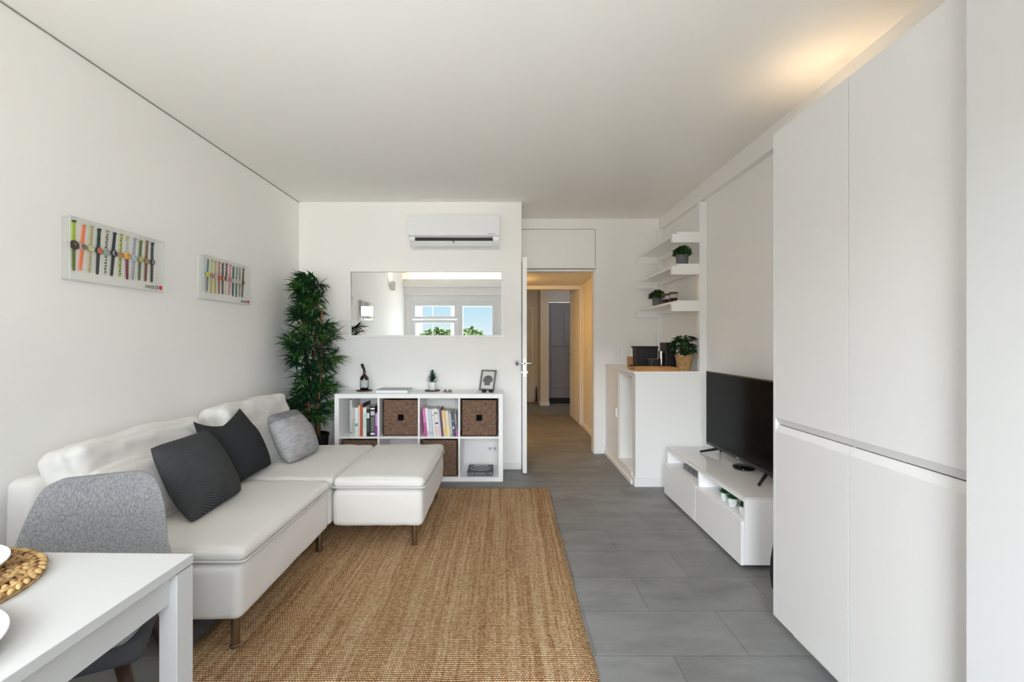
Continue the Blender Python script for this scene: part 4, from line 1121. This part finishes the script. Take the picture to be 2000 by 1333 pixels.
# things on the sideboard
wb = tag(mk('wooden_box', B(1.188, 1.292, 4.43, 4.53, QT, QT + .106, b=.002), oak), 'pale oak cube behind the black box on the sideboard', 'box')
cupm = thing('espresso_cup', 'small black cup beside the oak cube on the sideboard', 'cup', (1.175, 4.30, QT))
bm = bmesh.new(); lathe(bm, [(0, 0), (.020, 0), (.026, .035), (.024, .035), (.018, .005), (0, .005)], (1.175, 4.30, QT), 24); mk('body', bm, black_gloss, cupm, 50)
bm = bmesh.new(); tube(bm, [(1.20, 4.295, QT + .028), (1.222, 4.29, QT + .026), (1.222, 4.29, QT + .012), (1.198, 4.295, QT + .009)], .004, 8); mk('handle', bm, black_gloss, cupm, True)
ty = thing('serving_tray', 'bamboo tray with raised rim at the front edge of the sideboard', 'tray', (1.29, 4.05, QT))
bm = bmesh.new()
tx0, tx1, ty0, ty1 = 1.105, 1.478, 3.945, 4.165
bx(bm, tx0 + .015, tx1 - .015, ty0 + .015, ty1 - .015, QT, QT + .008, .002)
def slant(bm, a, c, nrm):
    a, c, nrm = Vector(a), Vector(c), Vector(nrm); w = .008
    lo, hi = Vector((0, 0, QT + .001)), Vector((0, 0, QT + .032))
    ia, ic = a - nrm * .014, c - nrm * .014
    hexa(bm, [ia - nrm * w + lo, ic - nrm * w + lo, ic + lo, ia + lo, a - nrm * w + hi, c - nrm * w + hi, c + hi, a + hi])
slant(bm, (tx0, ty0, 0), (tx1, ty0, 0), (0, -1, 0)); slant(bm, (tx1, ty1, 0), (tx0, ty1, 0), (0, 1, 0))
slant(bm, (tx0, ty1, 0), (tx0, ty0, 0), (-1, 0, 0)); slant(bm, (tx1, ty0, 0), (tx1, ty1, 0), (1, 0, 0))
mk('body', bm, bamboo, ty)
bb = thing('bread_bin', 'large black box with an overhanging lid behind the bamboo tray', 'box', (1.31, 4.36, QT))
bm = bmesh.new(); hexa(bm, [(1.215, 4.29, QT), (1.405, 4.29, QT), (1.405, 4.41, QT), (1.215, 4.41, QT), (1.208, 4.285, QT + .19), (1.408, 4.285, QT + .19), (1.408, 4.41, QT + .19), (1.208, 4.41, QT + .19)])
mk('body', bm, black_matt, bb); mk('lid', B(1.198, 1.410, 4.276, 4.415, QT + .19, QT + .209, b=.003), black_matt, bb)
sbx = thing('gift_box', 'small black box with thin gold edges in front of the larger black box', 'box', (1.345, 4.22, QT))
mk('body', B(1.285, 1.384, 4.185, 4.262, QT, QT + .096, b=.001), M('black_card', (24, 25, 26), .45), sbx)
gold = M('pale_gold_edge', (190, 172, 130), .35, metal=.7)
bm = bmesh.new(); bx(bm, 1.284, 1.385, 4.184, 4.1862, QT + .0945, QT + .0968); bx(bm, 1.284, 1.286, 4.184, 4.263, QT + .0945, QT + .0968); bx(bm, 1.383, 1.385, 4.184, 4.263, QT + .0945, QT + .0968); bx(bm, 1.316, 1.3185, 4.184, 4.1855, QT, QT + .0945)
mk('gold_edging', bm, gold, sbx)
cm = thing('coffee_machine', 'black coffee machine with a chrome cylinder beside the basket plant', 'coffee machine', (1.50, 4.30, QT))
mk('base', B(1.412, 1.565, 4.21, 4.40, QT, QT + .030, b=.004), black_gloss, cm)
mk('tower', B(1.462, 1.560, 4.235, 4.40, QT + .030, QT + .243, b=.006), black_matt, cm)
bm = bmesh.new(); cyl(bm, (1.438, 4.285, QT + .031), .025, .135, 28, b=.003); mk('chrome_cylinder', bm, chrome, cm, 40)
mk('clamp', B(1.446, 1.470, 4.25, 4.275, QT + .145, QT + .165, b=.003), black_matt, cm)
bp_ = thing('basket_plant', 'green leafy plant in a honey wicker basket on the sideboard', 'plant', (1.553, 4.04, QT))
bm = bmesh.new(); lathe(bm, [(0, 0), (.048, 0), (.056, .03), (.072, .118), (.077, .128), (.077, .138), (.070, .138), (.066, .11), (0, .105)], (1.553, 4.04, QT), 36); mk('basket', bm, wicker, bp_, 60)
bm = bmesh.new(); cyl(bm, (1.553, 4.04, QT + .100), .064, .020, 24); mk('soil', bm, soil, bp_, 40)
bm = bmesh.new(); bs = bmesh.new(); rnd = random.Random(5)
for q in range(85):
    a = rnd.uniform(0, 2 * PI); hgt = rnd.uniform(.02, .175); rad = rnd.uniform(.01, .080) * (1.15 - hgt * 2.6)
    top = Vector((1.553 + math.cos(a) * rad, 4.04 + math.sin(a) * rad, QT + .125 + hgt))
    tube(bs, [(1.553 + math.cos(a) * .015, 4.04 + math.sin(a) * .015, QT + .115), (1.553 + math.cos(a) * rad * .6, 4.04 + math.sin(a) * rad * .6, QT + .12 + hgt * .6), top], .0016, 5)
    for w_ in range(2):
        b_ = a + rnd.uniform(-.9, .9)
        leaf_blade(bm, top, (math.cos(b_), math.sin(b_), rnd.uniform(-.1, .5)), rnd.uniform(.05, .08), rnd.uniform(.014, .021), .9, 6, rnd.uniform(-.3, .3), .25, 1.0)
for dx, dz, w_ in ((-1, .12, .008), (1, -.05, .013)):
    leaf_blade(bm, (1.553 + dx * .04, 4.02, QT + .255), (dx, -.1, dz), .105, w_, .55 if dx > 0 else .12, 6, 0, .2, .9)
mk('stems', bs, M('green_stem', (70, 96, 50), .6), bp_, True); mk('foliage', bm, M('basil_green_leaf', (36, 92, 44), .45, var=(14, (20, 58, 30))), bp_, True)

# ------------------------------------------------------------------ tall cabinets on the right
GX, GZ0, GZ1 = 1.127, .080, 2.097
def tall_cabinet(y0, y1, label, panel):
    g = thing('tall_cabinet', label, 'cabinet', ((GX + RX) / 2, (y0 + y1) / 2, 0), 'tall white cabinets along the right wall')
    if panel: mk('end_panel', B(GX + .0, RX - .003, y1 - .016, y1, GZ0 - .0, GZ1 + .0, b=.0008), cab_m, g)
    ye = y1 - (.017 if panel else 0)
    mk('carcass', B(GX + .024, RX - .003, y0, ye, GZ0, GZ1 - .002), lacq2, g)
    mk('plinth', B(GX + .075, RX - .003, y0, ye, 0, GZ0), M('white_plinth', (225, 225, 224), .5), g)
    mid = .882
    a, c = y0 + .0008, ye - .0008
    def door(z0, z1, up):
        bm = bmesh.new()
        # front profile (x, z): chamfered finger grip on the edge where the two doors meet
        if up: pr = [(GX, z1), (GX + .020, z1), (GX + .020, z0), (GX + .016, z0), (GX, z0 + .028)]
        else: pr = [(GX, z0), (GX + .020, z0), (GX + .020, z1), (GX + .016, z1), (GX + .012, z1 - .002), (GX, z1 - .026)]
        v0 = [bm.verts.new((x, a, z)) for x, z in pr]; v1 = [bm.verts.new((x, c, z)) for x, z in pr]
        n = len(pr)
        for i in range(n): bm.faces.new((v0[i], v0[(i + 1) % n], v1[(i + 1) % n], v1[i]))
        bm.faces.new(v0[::-1]); bm.faces.new(v1)
        mk('door', bm, cab_m, g)
    door(mid + .0015, GZ1, True); door(GZ0, mid - .0015, False)
    mk('grip_gap', B(GX + .0205, GX + .0235, a + .012, c - .004, mid - .02, mid + .02), dark_gap, g)
tall_cabinet(1.528, 1.957, 'tall white handleless cabinet whose end panel faces the television', True)
tall_cabinet(1.095, 1.526, 'tall white handleless cabinet beside the projecting wall', False)

# ------------------------------------------------------------------ wall lights
def sconce(name, label, x, y, side, z=2.10, power=10, gap=.055, down=.5):
    g = thing(name, label, 'wall light', (x, y, z))
    cx = x + side * gap
    bm = bmesh.new()
    lathe(bm, [(.042, 0), (.045, .002), (.045, .143), (.042, .145), (.040, .145), (.040, .08), (.040, .065), (.040, 0)], (cx, y, z), 32)
    mk('housing', bm, M('white_powder_coat', (228, 228, 226), .5), g, 40)
    mk('wall_plate', B(min(x, cx), max(x, cx), y - .02, y + .02, z + .05, z + .10), M('white_powder_coat', (228, 228, 226), .5), g)
    bm = bmesh.new(); cyl(bm, (cx, y, z + .066), .039, .012, 24); mk('lamp_core', bm, M('lamp_core', (200, 200, 200), .5), g)
    for zz, rx_, pw in ((z + .10, 180, power), (z + .045, 0, power * down)):
        l = bpy.data.lights.new('sconce_beam', 'SPOT'); l.energy = pw; l.color = (1, .72, .42); l.spot_size = R(150); l.spot_blend = 1; l.shadow_soft_size = .03
        o = bpy.data.objects.new('sconce_beam', l); COL.objects.link(o); o.parent = g
        o.location = Vector((cx, y, zz)) - Vector((x, y, z)); o.rotation_euler = (R(rx_), 0, 0)
sconce('wall_sconce', 'white cylinder wall light on the left wall, seen in the mirror', LX, .90, 1, 2.10, 3)
sconce('wall_sconce', 'white cylinder wall light hidden behind the tall cabinet', RX, 2.20, -1, 1.96, 3.6, .13, 1.5)

# ------------------------------------------------------------------ watch display cases on the left wall
acr_back = M('pale_backing_board', (242, 242, 238), .6)
def flatstrip(bm, y0, z0, y1, z1, w0, w1, x, th=.0025):
    """a slightly thick strip on the wall plane from (y0,z0) to (y1,z1)"""
    d = Vector((0, y1 - y0, z1 - z0)).normalized(); s_ = Vector((0, -d.z, d.y))
    a, c = Vector((x, y0, z0)), Vector((x, y1, z1)); t_ = Vector((th, 0, 0))
    hexa(bm, [a - s_ * w0, a + s_ * w0, a + s_ * w0 + t_, a - s_ * w0 + t_, c - s_ * w1, c + s_ * w1, c + s_ * w1 + t_, c - s_ * w1 + t_])
def watch(label, group, yc, ztop, zc, zbot, tilt, cu, cl, cc, cdial, pat=None, patcol=None, r=.0165, marks=None):
    x = LX + .009
    g = thing('wristwatch', label, 'watch', (x, yc, zbot), group)
    yt, yb = yc - tilt * (ztop - zc), yc + tilt * (zc - zbot)
    bm = bmesh.new(); flatstrip(bm, yc, zc + r * .8, yt, ztop - .012, .0085, .0072, x); flatstrip(bm, yt, ztop - .012, yt, ztop, .0088, .0088, x)
    u = mk('upper_strap', bm, M('strap_%d_%d_%d' % cu, cu, .5), g)
    bm = bmesh.new(); flatstrip(bm, yc, zc - r * .8, yb, zbot + .01, .0085, .0070, x); flatstrip(bm, yb, zbot + .01, yb, zbot, .0070, .0040, x)
    lo = mk('lower_strap', bm, M('strap_%d_%d_%d' % cl, cl, .5), g)
    mk('buckle', B(x, x + .006, yt - .0095, yt + .0095, ztop - .004, ztop + .004, b=.001), M('strap_%d_%d_%d' % cc, cc, .5), g)
    if pat:
        for par, (ya, za, yb_, zb_) in ((u, (yc, zc + r, yt, ztop - .012)), (lo, (yc, zc - r, yb, zbot + .008))):
            bm = bmesh.new()
            for k in range(pat):
                f = (k + .5) / pat; yy = ya + (yb_ - ya) * f; zz = za + (zb_ - za) * f; q = .0045 if k % 2 else .0058
                off = .002 if k % 2 else -.0015
                bx(bm, x + .0024, x + .0031, yy - q + off, yy + q + off, zz - .0032, zz + .0032)
            mk('strap_pattern', bm, M('strap_%d_%d_%d' % patcol, patcol, .5), par)
    bm = bmesh.new(); lathe(bm, [(r * .9, 0), (r, .002), (r, .006), (r * .86, .0085), (0, .0085)], (x, yc, zc), 28, 'X'); ca = mk('watch_case', bm, M('case_%d_%d_%d' % cc, cc, .35), g, 40)
    bm = bmesh.new(); lathe(bm, [(r * .74, .0083), (r * .74, .0092), (0, .0092)], (x, yc, zc), 24, 'X'); di = mk('dial', bm, M('dial_%d_%d_%d' % cdial, cdial, .4), g, 40)
    if marks == 'crescent':
        bm = bmesh.new(); n = 14
        o_ = [(r * .62 * math.cos(R(90 + 180 * k / n)), r * .62 * math.sin(R(90 + 180 * k / n))) for k in range(n + 1)]
        i_ = [(r * .62 * .25 + r * .5 * math.cos(R(110 + 140 * k / n)), r * .58 * math.sin(R(110 + 140 * k / n))) for k in range(n + 1)]
        for k in range(n):
            bm.faces.new([bm.verts.new((x + .0096, yc + p[0], zc + p[1])) for p in (o_[k], o_[k + 1], i_[k + 1], i_[k])])
        mk('moon_mark', bm, M('white_print', (235, 235, 235), .5), di)
    else:
        hc = (30, 30, 30) if sum(cdial) > 300 else (225, 220, 200)
        bm = bmesh.new(); flatstrip(bm, yc, zc, yc + r * .35, zc + r * .3, .0008, .0006, x + .0091, .0006); flatstrip(bm, yc, zc, yc - r * .2, zc + r * .55, .0006, .0005, x + .0091, .0006)
        mk('hands', bm, M('hand_%d_%d_%d' % hc, hc, .5), di)
def case_box(label, y0, y1, z0, z1, text_h, yt):
    d = .040
    g = thing('display_case', label, 'display case', (LX, (y0 + y1) / 2, z0), 'clear watch display cases on the left wall')
    mk('backing_board', B(LX, LX + .005, y0 + .004, y1 - .004, z0 + .004, z1 - .004), acr_back, g)
    bm = bmesh.new(); q = .004
    bx(bm, LX + d - q, LX + d, y0, y1, z0, z1, .0008)
    bx(bm, LX, LX + d - q, y0, y0 + q, z0, z1); bx(bm, LX, LX + d - q, y1 - q, y1, z0, z1)
    bx(bm, LX, LX + d - q, y0 + q, y1 - q, z0, z0 + q); bx(bm, LX, LX + d - q, y0 + q, y1 - q, z1 - q, z1)
    mk('acrylic_cover', bm, acryl, g)
    bm = bmesh.new(); e = .0012
    for za in (z0, z1):
        bx(bm, LX + d - e, LX + d + e, y0, y1, za - e, za + e)
    for ya in (y0, y1):
        bx(bm, LX + d - e, LX + d + e, ya - e, ya + e, z0, z1)
    mk('polished_edge', bm, M('acrylic_edge', (206, 212, 206), .15), g)
    bm = text_mesh('swatch', text_h)
    xs_ = [v.co.x for v in bm.verts]; wd = max(xs_)
    bmesh.ops.transform(bm, matrix=Matrix(((0, 0, 1, LX + d + .0004), (1, 0, 0, yt), (0, 1, 0, z0 + .012), (0, 0, 0, 1))), verts=bm.verts[:])
    mk('lettering', bm, M('black_print', (30, 30, 34), .5), g)
    mk('red_mark', B(LX + d, LX + d + .001, yt + wd + .004, yt + wd + .004 + text_h * .62, z0 + .012, z0 + .012 + text_h * .62), M('red_print', (206, 36, 40), .5), g)
case_box('clear acrylic case of colourful watches, the larger and nearer one', 2.067, 2.637, 1.503, 1.787, .036, 2.498)
case_box('clear acrylic case of colourful watches, further along the wall towards the plant', 2.983, 3.533, 1.500, 1.785, .032, 3.405)
W1 = (
 ('lime and olive wristwatch with a big dark dial, first in the nearer case', (176, 204, 60), (112, 128, 62), (52, 40, 44), (70, 46, 50), None, None, .0215, None),
 ('neon coral wristwatch with a silver brown dial in the nearer case', (250, 134, 92), (250, 138, 100), (196, 170, 150), (148, 120, 112), None, None, .018, None),
 ('beige patterned wristwatch with a cream dial in the nearer case', (204, 198, 160), (206, 192, 160), (176, 170, 110), (226, 226, 196), 7, (168, 160, 112), .0185, None),
 ('dark green wristwatch with an orange dial in the nearer case', (26, 62, 48), (44, 52, 54), (30, 44, 44), (224, 110, 46), None, None, .0185, None),
 ('black and white spotted wristwatch with a clear dial in the nearer case', (200, 196, 180), (206, 206, 198), (150, 156, 150), (176, 184, 178), 6, (30, 30, 34), .0175, None),
 ('navy wristwatch with a white crescent moon dial', (40, 38, 58), (34, 34, 44), (36, 36, 52), (44, 42, 70), None, None, .0185, 'crescent'),
 ('yellow-green chequered wristwatch with a tan dial in the nearer case', (206, 206, 140), (186, 190, 128), (180, 146, 80), (204, 140, 90), 6, (70, 84, 50), .0170, None),
 ('clear strapped wristwatch with an orange dial and wine red lower strap', (196, 200, 192), (132, 44, 66), (236, 190, 80), (238, 166, 70), None, None, .0180, None),
 ('lilac and grey wristwatch with an icy blue dial in the nearer case', (186, 184, 206), (180, 180, 196), (172, 180, 190), (178, 200, 214), 6, (140, 140, 160), .0170, None),
 ('olive green wristwatch with a gold dial in the nearer case', (84, 110, 70), (92, 112, 76), (150, 140, 70), (206, 196, 130), None, None, .0170, None),
 ('brown leopard wristwatch in the nearer case, second from its lettering end', (150, 112, 84), (140, 92, 76), (136, 110, 56), (176, 146, 80), 8, (64, 36, 30), .0165, None),
 ('black wristwatch with a silver ringed dial at the lettering end of the nearer case', (34, 34, 42), (30, 30, 36), (26, 26, 32), (120, 124, 130), 5, (90, 90, 100), .0165, None),
)
for i, (lab, cu_, cl_, cc_, cd_, pt, pc_, r_, mk_) in enumerate(W1):
    yc = 2.118 + i * .0428
    watch(lab, 'watches in the nearer display case', yc, 1.772 + random.uniform(-.004, .003), 1.667 + random.uniform(-.003, .003), 1.552 + random.uniform(-.005, .004), random.uniform(-.10, -.02) if i not in (0, 7) else 0, cu_, cl_, cc_, cd_, pt, pc_, r_, mk_)
W2 = (
 ('pale translucent wristwatch, first in the further case', (196, 206, 200), (190, 192, 188), (188, 186, 206), (200, 206, 210), 5, (150, 176, 190)),
 ('blue strapped wristwatch with a yellow flower-like dial', (92, 124, 160), (140, 134, 156), (206, 206, 60), (226, 220, 80), 4, (60, 80, 110)),
 ('yellow-green wristwatch with a rosy brown dial in the further case', (198, 200, 120), (176, 180, 92), (168, 130, 110), (176, 120, 130), None, None),
 ('tan and ochre wristwatch with a lilac dial in the further case', (186, 166, 100), (188, 164, 66), (150, 140, 166), (216, 212, 226), None, None),
 ('rust red wristwatch with an orange dial in the further case', (184, 120, 100), (150, 80, 66), (176, 70, 50), (216, 110, 80), None, None),
 ('black wristwatch with a tan dial in the further case', (24, 32, 32), (34, 44, 42), (130, 60, 40), (214, 150, 90), None, None),
 ('wine red and cream wristwatch with a white dial in the further case', (116, 50, 60), (214, 206, 178), (36, 36, 42), (222, 222, 224), None, None),
 ('pink wristwatch with a magenta dial in the further case', (216, 150, 150), (206, 120, 140), (190, 84, 120), (216, 130, 160), None, None),
 ('bottle green wristwatch with a pale clear dial in the further case', (20, 66, 48), (22, 70, 50), (190, 200, 196), (206, 214, 208), None, None),
 ('teal and slate wristwatch with a shell pink dial in the further case', (120, 160, 146), (70, 84, 84), (206, 190, 180), (226, 206, 200), 5, (70, 110, 100)),
 ('grey-green wristwatch with a silver dial in the further case', (122, 136, 122), (136, 144, 128), (180, 180, 170), (216, 212, 206), None, None),
 ('thin dark brown wristwatch at the lettering end of the further case', (84, 58, 44), (116, 86, 62), (108, 76, 56), (140, 104, 76), None, None),
)
for i, (lab, cu_, cl_, cc_, cd_, pt, pc_) in enumerate(W2):
    yc = 3.030 + i * .0415
    watch(lab, 'watches in the further display case', yc, 1.770 + random.uniform(-.004, .003), 1.665 + random.uniform(-.003, .003), 1.552 + random.uniform(-.005, .004), random.uniform(-.08, .0), cu_, cl_, cc_, cd_, pt, pc_, .0165)

# ------------------------------------------------------------------ tall bamboo-like plant in the corner
bpX, bpY = -1.700, 4.12
tp = thing('bamboo_plant', 'tall bushy artificial bamboo in a dark pot in the corner', 'plant', (bpX, bpY, 0))
bm = bmesh.new(); lathe(bm, [(0, 0), (.105, 0), (.135, .385), (.142, .392), (.142, .408), (.130, .408), (.126, .36), (0, .36)], (bpX, bpY, 0), 36); mk('pot', bm, M('black_planter', (20, 20, 22), .5), tp, 40)
bm = bmesh.new(); cyl(bm, (bpX, bpY, .355), .125, .02, 28); mk('soil', bm, soil, tp, 40)
rnd = random.Random(21)
canes = []
for dx, dy, tx, ty_, hh_ in ((-.05, .0, -.085, .02, 1.62), (.01, .03, .015, .03, 1.72), (.055, -.02, .10, -.03, 1.50), (-.015, -.05, -.02, -.05, 1.30), (.03, .06, .06, .05, 1.12)):
    pts = []
    for k in range(9):
        f = k / 8
        pts.append((bpX + dx + (tx - dx) * f + .008 * math.sin(f * 9 + dx * 50), bpY + dy + (ty_ - dy) * f, .36 + (hh_ - .36) * f))
    canes.append(pts)
    bm = bmesh.new(); tube(bm, pts, [.0115 - .004 * k / 8 for k in range(9)], 10)
    for k in range(1, 8):
        p = pts[k]; lathe(bm, [(.010, -.004), (.0135, 0), (.010, .004)], p, 10)
    mk('cane', bm, cane, tp, True)
bm = bmesh.new(); bl = bmesh.new(); tw = bmesh.new()
def radius_at(z):
    f = (z - .45) / 1.40
    prof_ = [(0, .10), (.08, .17), (.16, .22), (.24, .20), (.30, .15), (.36, .24), (.50, .27), (.60, .27), (.66, .26), (.74, .18), (.82, .18), (.90, .16), (.97, .12), (1, .08)]
    for (a, ra), (c, rc) in zip(prof_, prof_[1:]):
        if a <= f <= c: return ra + (rc - ra) * (f - a) / (c - a)
    return .08
NS = 280
for q in range(NS):
    z = .50 + 1.27 * ((q + rnd.random()) / NS) ** .92
    if .86 < z < .97 and rnd.random() < .55: continue
    a = rnd.uniform(0, 2 * PI) if q % 4 else rnd.uniform(-.9 * PI, -.1 * PI)
    rad = radius_at(z) * (rnd.uniform(.2, .80) if q % 4 else rnd.uniform(.3, .6))
    org = Vector((bpX - .005 + .03 * math.cos(a), bpY + .03 * math.sin(a), z - .04))
    tip = Vector((bpX - .005 + rad * math.cos(a), min(bpY + rad * math.sin(a) * 1.0, FY - .10), z + rnd.uniform(-.01, .05)))
    tip.x = max(tip.x, LX + .10)
    lim = -.333 * (8.88 - tip.y) - .01 if z > 1.36 else 9
    if tip.x > lim - .05: tip.x = lim - rnd.uniform(.05, .12)
    tube(tw, [org, (org + tip) / 2 + Vector((0, 0, .012)), tip], .0018, 5)
    nl = rnd.randint(7, 10); bright = rnd.random() < .22
    for k in range(nl):
        b_ = a + rnd.uniform(-1.5, 1.5); el_ = rnd.uniform(-.35, .95)
        d = (math.cos(b_) * math.cos(el_), math.sin(b_) * math.cos(el_), math.sin(el_))
        L = rnd.uniform(.10, .17) * (1 if z < 1.25 else .85)
        if tip.y + d[1] * L > FY - .02: d = (d[0], -abs(d[1]) * .3, d[2])
        if tip.x + d[0] * L < LX + .02: d = (abs(d[0]) * .3, d[1], d[2])
        if tip.x + d[0] * L > lim: d = (-abs(d[0]) * .5, d[1], d[2])
        leaf_blade(bl if bright else bm, tip, d, L, rnd.uniform(.0075, .0120), rnd.uniform(.3, 1.2), 6, rnd.uniform(-.6, .6), .3, .7)
mk('twigs', tw, cane, tp, True); mk('foliage', bm, leaf_m, tp, True); mk('young_foliage', bl, leaf_b, tp, True, label='brighter young green leaf sprays')

# ------------------------------------------------------------------ outdoors, seen in the mirror through the window
ob = thing('apartment_building', 'pale apartment building outside, reflected in the mirror', 'building', (-14.5, -26, -8))
mk('wall', B(-18, -7.6, -34, -26, -8, 5.2), M('pale_render', (222, 216, 210), .8), ob)
for k in range(5):
    for q in range(3):
        w_ = mk('window', B(-17 + k * 2.0, -15.9 + k * 2.0, -26.0, -25.9, -3 + q * 2.7, -1.6 + q * 2.7), M('dark_window', (96, 104, 112), .1), ob)
pl = thing('street_lamp', 'tall grey lamp post outside, reflected in the mirror', 'lamp post', (-2.75, -16, -8))
bm = bmesh.new(); tube(bm, [(-2.75, -16, -8), (-2.75, -16, 7)], [.17, .12], 12); mk('pole', bm, M('galvanised', (96, 100, 106), .5), pl, True)
bm = bmesh.new(); bx(bm, -3.1, -2.45, -16.1, -15.9, 2.2, 2.35, .02); mk('arm', bm, M('galvanised', (96, 100, 106), .5), pl)
def tree(x, y, z0, zt, w, seed, label):
    g = thing('tree', label, 'tree', (x, y, z0), 'trees outside the window'); rnd = random.Random(seed)
    bm = bmesh.new(); tube(bm, [(x, y, z0), (x + .1, y, zt - 2)], [.25, .12], 8); mk('trunk', bm, walnut, g, True)
    bm = bmesh.new()
    for q in range(900):
        a = rnd.uniform(0, 2 * PI); e = rnd.uniform(-.5, 1.5); rr = w * rnd.uniform(.5, 1) * (.8 + .3 * noise.noise((math.cos(a) * 2, math.sin(a) * 2, e + seed)))
        p = Vector((x + rr * math.cos(a) * math.cos(e), y + rr * math.sin(a) * math.cos(e), zt - w + rr * math.sin(e)))
        leaf_blade(bm, p, (math.cos(a + rnd.uniform(-1, 1)), math.sin(a), rnd.uniform(-.3, .8)), .5, .16, .6, 3, rnd.uniform(-1, 1), .2, .9)
    mk('crown', bm, M('muted_tree_leaf', (84, 102, 56), .7, var=(2, (58, 80, 44))), g, True)  # crown in two mottled greens
tree(-6.8, -19, -8, 2.15, 1.7, 1, 'leafy tree outside, reflected low in the middle of the mirror')
tree(-5.0, -25.5, -8, 2.3, 1.3, 2, 'leafy tree outside by the lamp post, reflected low in the mirror')
tree(-2.9, -31, -8, 2.4, 1.3, 3, 'leafy tree outside at the window edge, reflected low in the mirror')
dr_ = thing('drying_rack', 'clothes drying rack on the balcony, reflected in the mirror', 'drying rack', (-1.35, -1.1, -.02))
bm = bmesh.new(); grm = M('grey_enamel_wire', (92, 92, 104), .4)
z = 1.30
frame_pts = [(-1.85, -1.3, z), (-.75, -1.3, z), (-.75, -.85, z), (-1.85, -.85, z)]
loop_tube(bm, frame_pts, .009, 6)
for k in range(1, 9): tube(bm, [(-1.85, -1.3 + k * .05, z), (-.75, -1.3 + k * .05, z)], .004, 5)
mk('wire_top', bm, grm, dr_, True)
for x in (-1.7, -.9):
    for d in (-1, 1):
        bm = bmesh.new(); tube(bm, [(x, -1.08 - d * .18, z), (x, -1.08 + d * .3, -.02)], .008, 6); mk('leg', bm, grm, dr_, True)
for x, r_, lab in ((-1.62, .012, 'thick dark vertical wire outside the window, reflected in the mirror'), (-1.05, .005, 'thin vertical cable outside the window, reflected in the mirror')):
    bm = bmesh.new(); tube(bm, [(x, -1.6, -.02), (x, -1.6, 2.9)], r_, 8)
    tag(mk('balcony_wire', bm, grm, None, True), lab, 'wire')
